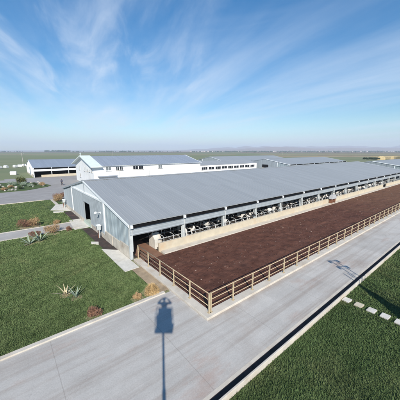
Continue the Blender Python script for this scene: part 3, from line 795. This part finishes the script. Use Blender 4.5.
for (x, y, r) in ((-6.9, 18.3, .9), (-5.9, 18.2, .9), (-6.3, 13.1, .75), (-4.4, 13.1, .8), (-3.3, 18.0, .5), (-2.6, 13.1, .45), (-2.2, -6.1, .5), (-5.0, -6.05, .55), (-1.05, -6.0, .75), (-5.95, -2.55, .45), (-5.45, -3.35, .4), (-7.0, 10.7, .5), (-6.05, 10.95, .5)):
    k = 18; sheet('soil_patch', [(x+r*math.cos(6.283*i/k)*rs.uniform(.65, 1.1), min(13.74, max(-6.49, y+r*math.sin(6.283*i/k)*rs.uniform(.65, 1.1))) if y < 15 else max(17.36, y+r*math.sin(6.283*i/k)*rs.uniform(.65, 1.1))) for i in range(k)], .02+.004*rs.random(), M['tan_soil'])
# planted island in the yard
cx, cy = -5.5, 66.5
pts = [(cx+9.5*math.cos(a)*(1+.08*math.sin(3*a))*.85, cy+10.5*math.sin(a)*(1+.06*math.cos(2*a))) for a in [2*math.pi*i/40 for i in range(40)]]
isl = [(-22, 57), (-9, 55.8), (-4, 56.2), (1.2, 60.5), (2.6, 63.5), (1.5, 68), (-1, 74), (-4.5, 78), (-9, 79), (-22, 76)]
sheet('island', isl, .05, M['lawn'], .1)
shrub('small_tree', 'small round olive-yellow tree on the planted island in the yard', (-4.0, 73.2, .05), (1.3, 1.3, 1.6), 1500, .13, 'olive', 77, cat='tree')
ri = random.Random(9)
isl_kinds = [('grey_agave', 'grey-green'), ('green_leaf', 'dark green'), ('tan_leaf', 'tan dry')]
spots = [(-2.5, 63.5), (-5, 60), (-7, 64), (-4, 67), (-1.2, 66), (-8.5, 59.5), (-6.5, 69.5), (-9.5, 66), (.3, 63), (-3.5, 70)]
where = ['at the pointed front of the island', 'on the near edge of the island', 'in the middle of the island', 'just before the olive tree', 'on the right side of the island', 'at the near left of the island', 'left of the olive tree', 'at the left of the island', 'at the right tip of the island', 'close below the olive tree']
for i, (x, y) in enumerate(spots):
    k = i % 3; r = ri.uniform(.6, 1.1)
    shrub('island_shrub', '%s low shrub %s' % (isl_kinds[k][1], where[i]), (x, y, .05), (r, r, r*.7), 700, .075, isl_kinds[k][0], 40+i, group='shrubs on the planted island')
m = MB()
for i in range(40):
    a = ri.uniform(0, 6.28); x = ri.uniform(-11, 1); y = ri.uniform(58, 76)
    m.blob((x, y, .1), (ri.uniform(.15, .4), ri.uniform(.15, .4), ri.uniform(.12, .25)), 7, 5, .2, ri)
tag(m.build('island_stones', M['stone']), 'pale stones scattered over the planted island', 'stones', kind='stuff')

# conifer just outside the right edge; its shadow lies on the verge
def conifer(label, loc, h, r, seed):
    rnd = random.Random(seed); t = thing('conifer_tree', label, 'tree', loc)
    m = MB(); m.tube((0, 0, 0), (0, 0, h*.9), .11, .02, 8); m.build('trunk', M['bark'], t)
    m = MB()
    for i in range(5200):
        z = h*(.06+.94*rnd.random()**1.1); rr_ = r*(1-(z/h)**1.6)*math.sqrt(rnd.random())*(1+.25*math.sin(5*z)); a = rnd.uniform(0, 6.283)
        p = Vector((rr_*math.cos(a), rr_*math.sin(a), z)); d = Vector((math.cos(a), math.sin(a), rnd.uniform(.2, 1.2))).normalized(); s = d.orthogonal().normalized()*.03
        m.poly([p-s, p+d*.18, p+s, p-d*.05])
    m.build('crown', M['dark_leaf'], t); return t
conifer('slim dark conifer on the verge beyond the right edge of the picture', (7.85, -21.7, -.01), 4.9, .75, 3)

# twin-pole floodlight mast outside the right edge (its shadow crosses the road)
t = thing('floodlight_mast', 'twin-pole floodlight mast with four lamps on the grass right of the road', 'light mast', (7.5, -24.1, 0), R(60-90))
for sx in (-.22, .22):
    m = MB(); m.tube((sx, 0, 0), (sx, 0, 9.1), .045, .04, 10); m.build('pole', M['steel'], t, smooth=True)
for k in range(14):
    m = MB(); m.tube((-.22, 0, .8+k*.6), (.22, 0, .8+k*.6), .02); m.build('rung', M['steel'], t)
for zz in (8.25, 9.0):
    m = MB(); m.box(-.5, .5, -.03, .03, zz-.03, zz+.03); m.build('crossarm', M['steel'], t)
for sx in (-.42, .42):
    for zz in (8.25, 9.0):
        m = MB(); m.box(sx-.11, sx+.11, -.24, -.04, zz-.12, zz+.13); lm = m.build('floodlight', M['lamp_grey'], t, bevel=.02)
        m = MB(); m.box(sx-.10, sx+.10, -.253, -.241, zz-.11, zz+.12); m.build('lens', M['lens'], lm)
for sx in (-.75, -.4):
    m = MB(); m.tube((sx, -.6, 0), (sx, -.6, 7.9), .04, .04, 8); m.build('stay_post', M['steel'], t)
m = MB(); m.box(-.85, .4, -.64, -.04, 3.0, 3.06); m.build('brace', M['steel'], t)

# ------------------------------------------------------------------ far things
def utility_pole(label, d, l, h):
    x, y = W2(d, l); t = thing('utility_pole', label, 'pole', (x, y, -.3), HEAD, 'utility poles on the plain')
    m = MB(); m.tube((0, 0, 0), (0, 0, h), .16, .11, 8); m.build('pole', M['stone'], t)
    m = MB(); m.box(-1.1, 1.1, -.06, .06, h-.7, h-.55); m.build('crossarm', M['wood'], t)
    for k in (-1, 0, 1):
        m = MB(); m.tube((k, 0, h-.55), (k, 0, h-.25), .05); m.build('insulator', M['white_trim'], t)
for lb, d, l, h in (('pale utility pole on the grass at the far left edge', 165, -118, 9), ('pale utility pole in the field above the white building', 560, -196, 10),
                    ('pale utility pole in the field above the annex', 620, 119, 10), ('pale utility pole in the field toward the right hills', 700, 232, 10), ('pale utility pole in the field near the right edge', 640, 470, 10)):
    utility_pole(lb, d, l, h)
def hutch(label, x, y, rz, s=1.0):
    t = thing('calf_hutch', label, 'calf hutch', (x, y, 0), rz, 'white calf hutches')
    m = MB(); k = 12; pr_ = [(-.8*s, 0)]+[(-.8*s*math.cos(math.pi*i/k), .7*s+.8*s*math.sin(math.pi*i/k)) for i in range(k+1)]+[(.8*s, 0)]
    m.prism(pr_[::-1], -1.1*s, 1.1*s); m.build('shell', M['hutch'], t)
    m = MB(); m.box(-1.115*s, -1.1*s, -.38*s, .38*s, .02, 1.1*s); m.build('opening', M['black'], t)  # black panel on the solid shell, painted shade of a hollow inside
hp = [(-1.4, 172), (1.2, 176), (-6, 170), (-9, 166), (4, 184), (-4.5, 112), (-1.2, 104), (-2.4, 128), (-3.4, 118)]
hl = ['on the grass at the far left, leftmost but two', 'far left beside the utility pole', 'far left, second from the edge', 'at the very left edge of the picture', 'far left and farthest back', 'alone on the grass below the others', 'nearest the white barn gable', 'behind the white barn gable, upper one', 'behind the white barn gable, lower one']
hp = hp[:6]; hl = hl[:6]
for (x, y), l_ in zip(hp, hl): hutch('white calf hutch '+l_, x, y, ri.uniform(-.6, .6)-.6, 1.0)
# hay stacks and hedge right of the far barns
for k, (d, l) in enumerate(((300, 214), (310, 232), (296, 243), (318, 256))):
    x, y = W2(d, l); rnd = random.Random(60+k)
    m = MB(); m.prism([(-5, -.3), (5, -.3), (4.6, 2.6), (2.2, 3.9), (-2.4, 3.8), (-4.6, 2.4)], -7, 7); o = m.build('hay_stack', M['hay'], bevel=.3)
    o.location = (x, y, 0); o.rotation_euler = (0, 0, rnd.uniform(0, 3))
    tag(o, ['tan hay stack right of the dark hedge, leftmost', 'tan hay stack, second from the dark hedge', 'tan hay stack, third from the dark hedge', 'tan hay stack nearest the right edge'][k], 'hay stack', 'hay stacks beyond the barns')
t = thing('hedge', 'dark green hedge beyond the barn roofs left of the hay stacks', 'hedge', (*W2(280, 193), -.1), HEAD)
m = MB(); rh = random.Random(2)
for k in range(10): leaf_cloud(m, (-9+k*2, 0, 1.6), (1.7, 1.5, 1.6), 260, .35, rh, lump=3)
m.build('foliage', M['dark_leaf'], t)
for k in range(10):
    m = MB(); m.tube((-9+k*2, 0, 0), (-9+k*2, 0, 1.6), .1, .05, 5); m.build('stem', M['bark'], t)

def belt(name, label, items, mat, seed):
    rnd = random.Random(seed); m = MB()
    for (d0, d1, l0, l1, n, h0, h1) in items:
        for i in range(n):
            d = rnd.uniform(d0, d1); k = rnd.random(); l = l0+(l1-l0)*k; x, y = W2(d, l); h = rnd.uniform(h0, h1)
            r = h*rnd.uniform(.35, .7)
            for q in range(3):
                m.blob((x+rnd.gauss(0, r*.6), y+rnd.gauss(0, r*.6), h*rnd.uniform(.4, .65)-.3), (r*rnd.uniform(.6, 1), r*rnd.uniform(.6, 1), h*.42), 7, 5, .28, rnd)
    return tag(m.build(name, M[mat]), label, 'trees', kind='stuff')
belt('distant_wood', 'dark tree belts on the flat horizon', [(2500, 2900, -2300, 200, 90, 6, 13), (2550, 2700, -1620, -1350, 36, 12, 20), (2300, 2500, -900, -640, 18, 8, 14), (2400, 2900, 150, 700, 110, 6, 13)], 'dark_leaf', 6)
belt('distant_wood', 'broken dark tree lines at the foot of the hills', [(2700, 3300, 500, 2700, 330, 7, 14), (1700, 2100, 250, 1600, 70, 4, 8)], 'dark_leaf', 16)
m = MB(); rt = random.Random(3)
for i in range(260):
    d = rt.uniform(2800, 3700); l = rt.uniform(-150, 2900); x, y = W2(d, l); w = rt.uniform(6, 16); h = rt.uniform(4, 8)
    a = rt.uniform(0, 3.14); c, s = math.cos(a)*w, math.sin(a)*w
    n0 = len(m.v); e = .55
    base = [(x+c, y+s), (x-s*e, y+c*e), (x-c, y-s), (x+s*e, y-c*e)]
    m.v += [(p, q, -.3) for p, q in base]+[(p, q, h) for p, q in base]+[(x+c*.4, y+s*.4, h+2.5), (x-c*.4, y-s*.4, h+2.5)]
    for k in range(4): m.f.append((n0+k, n0+(k+1) % 4, n0+4+(k+1) % 4, n0+4+k))
    m.f += [(n0+4, n0+5, n0+9, n0+8), (n0+5, n0+6, n0+9), (n0+6, n0+7, n0+8, n0+9), (n0+7, n0+4, n0+8)]
tag(m.build('distant_town', simple('far_house_render', (.48, .42, .38), .9, var=.5, scale=.01)), 'pale specks of a far town at the foot of the hills', 'town', kind='stuff')

def hills(name, d, l0, l1, hfun, depth, seed, n=160):
    m = MB(); rows = 9
    for i in range(n+1):
        l = l0+(l1-l0)*i/n
        for j in range(rows):
            t = j/(rows-1); z = -.5+hfun(l)*math.sin(t*math.pi*.5)**1.3*(1+.25*mnoise.noise((l*.004, t*4, seed)))
            x, y = W2(d+depth*t, l*(1+.2*t)); m.v.append((x, y, z))
        x, y = W2(d+depth*1.6, l*1.3); m.v.append((x, y, -.5))
    K = rows+1
    for i in range(n):
        for j in range(K-1): m.f.append((i*K+j, (i+1)*K+j, (i+1)*K+j+1, i*K+j+1))
    tag(m.build(name, M['hills'], smooth=True), kind='structure')
def hf(seed, base, amp, ramp_l0, ramp_l1):
    def f(l):
        k = min(1, max(0, (l-ramp_l0)/(ramp_l1-ramp_l0))); k = k*k*(3-2*k)
        return max(.5, k*(base+amp*mnoise.noise((l*.0011, seed, 0))+amp*.5*mnoise.noise((l*.0035, seed, 4))))
    return f
hills('hills', 4200, -700, 6000, hf(2.0, 80, 30, -700, 1600), 1500, 1)
hills('hills', 6300, -2500, 8500, hf(7.0, 160, 50, -2000, 2200), 2200, 2)
hills('hills', 7400, -8500, 1200, hf(5.0, 38, 16, -9000, -7000), 1200, 3)

# ------------------------------------------------------------------ figures and animals
def skin_mesh(name, verts, edges, radii, mat, parent=None, sub=2, root=0):
    me = bpy.data.meshes.new(name); me.from_pydata([tuple(v) for v in verts], edges, []); me.update()
    o = bpy.data.objects.new(name, me); COL.objects.link(o)
    o.modifiers.new('skin', 'SKIN')
    for i, r in enumerate(radii):
        sv = me.skin_vertices[0].data[i]; sv.radius = (r, r) if not hasattr(r, '__len__') else r
        sv.use_root = (i == root)
    s = o.modifiers.new('sub', 'SUBSURF'); s.levels = s.render_levels = sub
    dg = bpy.context.evaluated_depsgraph_get(); nm = bpy.data.meshes.new_from_object(o.evaluated_get(dg))
    bpy.data.objects.remove(o); nm.name = name; nm.materials.clear(); nm.materials.append(mat)
    for p in nm.polygons: p.use_smooth = True
    o = bpy.data.objects.new(name, nm); COL.objects.link(o)
    if parent: o.parent = parent
    return o

def holstein():
    n = NT('holstein_hide'); oi = n.node('ShaderNodeObjectInfo')
    add = n.node('ShaderNodeVectorMath'); add.operation = 'ADD'
    sc = n.node('ShaderNodeVectorMath'); sc.operation = 'SCALE'; sc.inputs[0].default_value = (17, 31, 11); n.l.new(oi.outputs['Random'], sc.inputs['Scale'])
    n.l.new(n.co, add.inputs[0]); n.l.new(sc.outputs[0], add.inputs[1])
    f = n.noise(1.5, 2, .5, add.outputs[0]); return n.out(n.ramp(f, .47, .50, (.015, .013, .012, 1), (.70, .67, .62, 1)), .75)
M['hide'] = holstein()
def make_cow(name='cow'):
    root = empty(name)
    V = [(.55, 0, 1.05), (.1, 0, 1.02), (-.45, 0, 1.02), (.95, 0, 1.12), (1.2, 0, 1.32), (1.42, 0, 1.36), (1.68, 0, 1.22), (1.86, 0, 1.12)]
    E_ = [(0, 1), (1, 2), (0, 3), (3, 4), (4, 5), (5, 6), (6, 7)]
    Rr = [(.36, .30), (.40, .35), (.34, .30), (.27, .22), (.17, .14), (.15, .13), (.11, .10), (.085, .08)]
    def add(p, r, to):
        V.append(p); Rr.append((r, r)); E_.append((to, len(V)-1)); return len(V)-1
    back = add((-.78, 0, 1.08), .26, 2); tail = add((-.95, 0, 1.18), .07, back); tl = add((-1.05, 0, .95), .03, tail); add((-1.06, 0, .45), .035, tl)
    for sy in (-1, 1):
        a = add((.62, .20*sy, .78), .13, 0); b = add((.64, .21*sy, .45), .075, a); c = add((.62, .21*sy, .14), .05, b); add((.66, .21*sy, .03), .06, c)
        a = add((-.62, .22*sy, .80), .16, back); b = add((-.60, .23*sy, .58), .10, a); c = add((-.78, .23*sy, .44), .065, b); d = add((-.74, .23*sy, .14), .05, c); add((-.69, .23*sy, .03), .06, d)
    skin_mesh('body', V, E_, Rr, M['hide'], root, 1)
    for sy in (-1, 1):
        m = MB(); m.blob((1.36, .20*sy, 1.40), (.05, .12, .05)); m.build('ear', M['black'], root, smooth=True)
    m = MB(); m.blob((-.48, 0, .66), (.18, .15, .14)); m.build('udder', M['skin'], root, smooth=True)
    return root
cow0 = make_cow(); rc = random.Random(12)
ORD = 'first second third fourth fifth sixth seventh eighth ninth tenth eleventh twelfth'.split()
n_c = 0
for bay in range(12):
    for q in range(6):
        front = q < 4
        if bay == 0 and q < 2: continue
        k = bay*5 + (q if front else (q-4)*2+1) + (rc.random() < .5) - 1
        x = 3.9 + 1.21*k + .605
        if x < 4.2 or rc.random() < .12: continue
        c = cow0 if n_c == 0 else copy_tree(cow0); n_c += 1
        out = rc.random() < .5; y = (1.65 if front else 4.2)+rc.uniform(-.15, .25)
        c.location = (x, y, .22); c.rotation_euler = (0, 0, (-1 if out else 1)*math.pi/2+rc.uniform(-.14, .14))
        pos = (['leftmost', 'second', 'third', 'rightmost'][q]+' in the front row' if front else ['left', 'right'][q-4]+' in the rear row')
        tag(c, 'black and white cow %s, %s bay, facing %s' % (pos, ORD[bay], 'out' if out else 'in'), 'cow', 'dairy cows inside the open side of the large barn')

def person(label, loc, rz, pose='walk'):
    t = thing('person', label, 'person', loc, rz)
    def fig(joints, edges, mat, nm, parent=t, sub=2):
        names = list(joints); idx = {k: i for i, k in enumerate(names)}
        return skin_mesh(nm, [joints[k][0] for k in names], [(idx[a], idx[b]) for a, b in edges], [joints[k][1] for k in names], mat, parent, sub)
    J = {'pelvis': ((0, 0, .95), (.155, .12)), 'waist': ((0, 0, 1.12), (.145, .105)), 'chest': ((0, .01, 1.32), (.175, .12)), 'neck0': ((0, 0, 1.47), .07), 'neck': ((0, .01, 1.54), .058), 'head': ((0, .03, 1.62), (.078, .09)), 'top': ((0, .02, 1.72), (.07, .085))}
    E_ = [('pelvis', 'waist'), ('waist', 'chest'), ('chest', 'neck0'), ('neck0', 'neck'), ('neck', 'head'), ('head', 'top')]
    for s, k in ((-1, 'l'), (1, 'r')):
        st = s if pose == 'walk' else 0
        J['hip'+k] = ((.10*s, 0, .90), .09); J['knee'+k] = ((.11*s, .10*st+.03, .50), .062); J['ank'+k] = ((.11*s, .17*st-.05*(st < 0)*1.5, .09), .042); J['toe'+k] = ((.12*s, .17*st+.15, .035), .036)
        J['sh'+k] = ((.20*s, 0, 1.42), .068)
        if pose == 'walk':
            J['el'+k] = ((.27*s, -.06*s-.03, 1.15), .045); J['wr'+k] = ((.27*s, -.12*s+.10, .92), .032); J['palm'+k] = ((.27*s, -.12*s+.13, .84), .036)
        else:
            J['el'+k] = ((.46*s, .16, 1.30), .048); J['wr'+k] = ((.20*s, .30, 1.53), .034); J['palm'+k] = ((.12*s, .33, 1.58), .036)
        E_ += [('pelvis', 'hip'+k), ('hip'+k, 'knee'+k), ('knee'+k, 'ank'+k), ('ank'+k, 'toe'+k), ('chest', 'sh'+k), ('sh'+k, 'el'+k), ('el'+k, 'wr'+k), ('wr'+k, 'palm'+k)]
        # fingers and thumb, each its own chain from the palm
        P_ = Vector(J['palm'+k][0])
        for q in range(4):
            o_ = (q-1.5)*.018; f = .055+.012*(1-abs(q-1.4)/1.6)
            dr = Vector((0, .25, -1)) if pose == 'walk' else Vector((-.8*s, .15, .45-.25*q))
            dr.normalize(); sp = Vector((0, 1, 0)) if pose == 'walk' else Vector((0, .3, -1))
            J['f%d%s' % (q, k)] = (P_+sp*o_+dr*.05, .010); J['g%d%s' % (q, k)] = (P_+sp*o_+dr*(.05+f*.5)+Vector((-.008*s, .006, 0)), .009); J['h%d%s' % (q, k)] = (P_+sp*o_+dr*(.05+f)+Vector((-.022*s, .012, 0)), .008)
            E_ += [('palm'+k, 'f%d%s' % (q, k)), ('f%d%s' % (q, k), 'g%d%s' % (q, k)), ('g%d%s' % (q, k), 'h%d%s' % (q, k))]
        J['t1'+k] = (P_+Vector((-.02*s, .035, .0)), .012); J['t2'+k] = (P_+Vector((-.03*s, .055, -.03)), .010); E_ += [('palm'+k, 't1'+k), ('t1'+k, 't2'+k)]
    fig(J, E_, M['skin'], 'body')
    def sub(keys, grow, mat, nm, cut=None):
        Js = {k: (J[k][0], tuple(r+grow for r in J[k][1]) if hasattr(J[k][1], '__len__') else J[k][1]+grow) for k in keys}
        return fig(Js, [e for e in E_ if e[0] in Js and e[1] in Js], mat, nm)
    sub(['pelvis', 'waist', 'chest', 'neck0', 'shl', 'shr', 'ell', 'elr', 'wrl', 'wrr'], .02, M['cloth_dark'], 'jacket')
    sub(['pelvis', 'hipl', 'hipr', 'kneel', 'kneer', 'ankl', 'ankr'], .024, M['cloth_trouser'], 'trousers')
    for k in 'lr':
        m = MB(); a = Vector(J['ank'+k][0]); m.blob((a.x, a.y+.06, .045), (.055, .15, .05)); m.build('shoe', M['black'], t, smooth=True)
    m = MB(); m.blob((0, .0, 1.70), (.100, .112, .095), 12, 8); m.build('hair', M['hair'], t, smooth=True)
    m = MB(); m.blob((0, .125, 1.635), (.014, .022, .022)); m.build('nose', M['skin'], t, smooth=True)
    for sx in (-1, 1):
        m = MB(); m.blob((.033*sx, .108, 1.66), .012); m.build('eye', M['hair'], t, smooth=True)
    m = MB(); m.blob((0, .112, 1.59), (.026, .010, .007)); m.build('mouth', M['rust'], t, smooth=True)
    for sx in (-1, 1):
        m = MB(); m.blob((.088*sx, .02, 1.64), (.014, .022, .034)); m.build('ear', M['skin'], t, smooth=True)
    return t
person('person in dark clothes walking across the paved yard by the white building', (5.2, 62.0, -.02), R(150))

# the photographer on a mast lift: below and behind the viewpoint, throws the shadow in the foreground
feet = CAM - FWD*.40 - Vector((0, 0, 1.58))
person('person in dark clothes photographing from the basket of a mast lift', feet, HEAD, 'shoot')
ct = thing('photo_camera', 'small black camera held up by the photographer on the lift', 'camera', CAM - FWD*.10, HEAD)
m = MB(); m.box(-.065, .065, -.045, .0, -.045, .04); m.build('camera_body', M['black'], ct, bevel=.006)
m = MB(); m.tube((0, 0, 0), (0, .04, 0), .028, .03, 14); m.build('lens', M['dark_glass'], ct)
tw = thing('mast_lift', 'slim single-mast personnel lift with a railed basket under the photographer', 'lift', (CAM.x-FWD.x*.55, CAM.y-FWD.y*.55, 0), HEAD)
zf = feet.z; a = .50
m = MB(); m.box(-a, a, -.36, .36, zf-.06, zf); m.build('platform', M['steel'], tw)
for k, w_ in enumerate((.11, .09, .07, .05)):
    m = MB(); m.box(-w_, w_, -.5-w_, -.5+w_, .3 if k == 0 else zf*k/4-.4, zf*(k+1)/4 if k < 3 else zf+.2); m.build('mast_section', M['steel'], tw)
m = MB(); m.box(-.6, .6, -1.1, .5, .16, .38); m.build('chassis', M['rust'], tw, bevel=.03)
for sx in (-1, 1):
    for yy in (-.9, .3):
        m = MB(); m.tube((sx*.6, yy, .17), (sx*.72, yy, .17), .17, sides=16); m.build('wheel', M['black'], tw)
m = MB()
for zz in (.55, 1.05):
    c = [(-a, -.34, zf+zz), (-a, .34, zf+zz), (a, .34, zf+zz), (a, -.34, zf+zz), (-a, -.34, zf+zz)]; m.path(c, .014)
for p in ((-a, -.34), (-a, .34), (a, .34), (a, -.34)): m.tube((*p, zf), (*p, zf+1.05), .016)
m.build('railing', M['steel'], tw)
for y0 in (-.36, .345):  # unseen panels added to broaden the basket's shadow on the ground
    m = MB(); m.box(-.42, .42, y0, y0+.012, zf, zf+.96); m.build('shadow_panel', M['steel'], tw)

# ------------------------------------------------------------------ air
HAZE = True
if HAZE:
    m = MB(); m.box(-9500, 9500, -9500, 9500, -1.3, 270)
    o = m.build('haze', bpy.data.materials.new('haze_air')); tag(o, kind='stuff')
    mt = o.data.materials[0]; mt.use_nodes = True; nt = mt.node_tree; nt.nodes.clear()
    ou = nt.nodes.new('ShaderNodeOutputMaterial'); pv = nt.nodes.new('ShaderNodeVolumePrincipled')
    pv.inputs['Color'].default_value = (.72, .83, 1.0, 1); pv.inputs['Density'].default_value = .00018; pv.inputs['Anisotropy'].default_value = 0.0
    nt.links.new(pv.outputs[0], ou.inputs['Volume'])
    for g in [o2 for o2 in bpy.data.objects if o2.name == 'ground']:
        for v in g.data.vertices:
            d = Vector((v.co.x-CAM.x, v.co.y-CAM.y)); v.co.x = CAM.x+d.x*9300/14000; v.co.y = CAM.y+d.y*9300/14000

# ------------------------------------------------------------------ light, sky, camera
sun = bpy.data.lights.new('sun', 'SUN'); sun.energy = 5.0; sun.angle = R(.5); sun.color = (1.0, .93, .83)
so = bpy.data.objects.new('sun', sun); COL.objects.link(so); so.rotation_euler = SUN.to_track_quat('-Z', 'Y').to_euler()
w = bpy.data.worlds.new('World'); scene.world = w; w.use_nodes = True
nt = w.node_tree; N = nt.nodes; Lk = nt.links; bg = N['Background']; bg.inputs['Strength'].default_value = .135
sky = N.new('ShaderNodeTexSky'); sky.sky_type = 'NISHITA'; sky.sun_disc = False
to = -SUN; sky.sun_elevation = math.asin(to.z); sky.sun_rotation = math.atan2(to.x, to.y)
sky.altitude = 300; sky.air_density = 1.15; sky.dust_density = .25; sky.ozone_density = 3.0
def wmath(op, a, b=None):
    m = N.new('ShaderNodeMath'); m.operation = op
    for i, x in enumerate((a, b)):
        if x is None: continue
        if hasattr(x, 'is_output'): Lk.new(x, m.inputs[i])
        else: m.inputs[i].default_value = x
    return m.outputs[0]
tc = N.new('ShaderNodeTexCoord')
rotn = N.new('ShaderNodeVectorRotate'); rotn.rotation_type = 'Z_AXIS'; rotn.inputs['Angle'].default_value = -HEAD
Lk.new(tc.outputs['Generated'], rotn.inputs['Vector'])
sp = N.new('ShaderNodeSeparateXYZ'); Lk.new(rotn.outputs[0], sp.inputs[0])
zc = wmath('ADD', wmath('MAXIMUM', sp.outputs[2], 0.0), .06)
px = wmath('DIVIDE', sp.outputs[0], zc); py = wmath('DIVIDE', sp.outputs[1], zc)
cb = N.new('ShaderNodeCombineXYZ'); Lk.new(px, cb.inputs[0]); Lk.new(py, cb.inputs[1])
def cloud(rot, sx, sy, scale, lo, hi, off, dist=.6, det=9):
    vr = N.new('ShaderNodeVectorRotate'); vr.rotation_type = 'Z_AXIS'; vr.inputs['Angle'].default_value = rot; Lk.new(cb.outputs[0], vr.inputs['Vector'])
    mp = N.new('ShaderNodeMapping'); mp.inputs['Scale'].default_value = (sx, sy, 1); mp.inputs['Location'].default_value = off
    Lk.new(vr.outputs[0], mp.inputs[0])
    nz = N.new('ShaderNodeTexNoise'); nz.inputs['Scale'].default_value = scale; nz.inputs['Detail'].default_value = det; nz.inputs['Roughness'].default_value = .58; nz.inputs['Distortion'].default_value = dist
    Lk.new(mp.outputs[0], nz.inputs['Vector'])
    r = N.new('ShaderNodeValToRGB'); r.color_ramp.elements[0].position = lo; r.color_ramp.elements[1].position = hi; r.color_ramp.interpolation = 'EASE'
    Lk.new(nz.outputs['Fac'], r.inputs[0]); return r.outputs[0]
c1 = cloud(R(-118), .30, 1.25, .9, .50, .86, (1.3, .4, 0), .7)
c2 = cloud(R(-108), .55, 2.2, 1.1, .48, .82, (6.1, 1.2, 0), .9, 12)
c3 = cloud(R(-114), .16, .60, .9, .36, .72, (2.0, 7.0, 0), .5, 9)
patch = cloud(R(-100), .5, .7, .8, .42, .62, (3.3, 8.8, 0), .3, 3)
vm = N.new('ShaderNodeValToRGB'); ve = vm.color_ramp.elements; ve[0].position = .0; ve[0].color = (.5, .5, .5, 1); ve[1].position = .46; ve[1].color = (.12, .12, .12, 1)
for p_, c_ in ((.12, .9), (.22, 1.0), (.31, .75)): q_ = ve.new(p_); q_.color = (c_, c_, c_, 1)
Lk.new(sp.outputs[2], vm.inputs[0])
am = N.new('ShaderNodeMapRange'); am.inputs['From Min'].default_value = .02; am.inputs['From Max'].default_value = .42; am.inputs['To Min'].default_value = 1; am.inputs['To Max'].default_value = .15; Lk.new(sp.outputs[0], am.inputs[0])
cl = wmath('MULTIPLY', wmath('ADD', wmath('MULTIPLY', c1, .42), wmath('MULTIPLY', wmath('MULTIPLY', c2, patch), .46)), am.outputs[0])
cl = wmath('ADD', cl, wmath('MULTIPLY', wmath('MULTIPLY', c3, vm.outputs[0]), .66)); cl = wmath('MINIMUM', cl, .8)
mx = N.new('ShaderNodeMix'); mx.data_type = 'RGBA'
fi = next(i for i in mx.inputs if i.identifier == 'Factor_Float'); ai = next(i for i in mx.inputs if i.identifier == 'A_Color'); bi = next(i for i in mx.inputs if i.identifier == 'B_Color')
hs = N.new('ShaderNodeHueSaturation'); hs.inputs['Saturation'].default_value = 1.45; hs.inputs['Value'].default_value = .74; Lk.new(sky.outputs[0], hs.inputs['Color'])
lowr = N.new('ShaderNodeValToRGB'); lowr.color_ramp.elements[0].position = 0; lowr.color_ramp.elements[1].position = .34
lowr.color_ramp.elements[0].color = (.64, .75, 1.12, 1); _e = lowr.color_ramp.elements.new(.10); _e.color = (.80, .84, 1.04, 1); lowr.color_ramp.elements[1].color = (1, 1, 1, 1); Lk.new(sp.outputs[2], lowr.inputs[0])
tint = N.new('ShaderNodeMix'); tint.data_type = 'RGBA'; tint.blend_type = 'MULTIPLY'
next(i for i in tint.inputs if i.identifier == 'Factor_Float').default_value = 1
Lk.new(hs.outputs[0], next(i for i in tint.inputs if i.identifier == 'A_Color')); Lk.new(lowr.outputs[0], next(i for i in tint.inputs if i.identifier == 'B_Color'))
Lk.new(cl, fi); Lk.new(next(o for o in tint.outputs if o.identifier == 'Result_Color'), ai); bi.default_value = (4.6, 5.2, 6.0, 1)
Lk.new(next(o for o in mx.outputs if o.identifier == 'Result_Color'), bg.inputs['Color'])

cam = bpy.data.cameras.new('camera'); co = bpy.data.objects.new('camera', cam); COL.objects.link(co)
co.location = CAM; co.rotation_euler = (R(90)-math.atan(49/245), 0, HEAD)
cam.sensor_width = 36; cam.lens = 245/400*36; cam.clip_start = .05; cam.clip_end = 40000
scene.camera = co
scene.render.engine = 'CYCLES'
scene.view_settings.view_transform = 'Standard'; scene.view_settings.look = 'None'
scene.view_settings.exposure = .35; scene.view_settings.gamma = 1; scene.view_settings.use_curve_mapping = False
scene.cycles.volume_bounces = 1
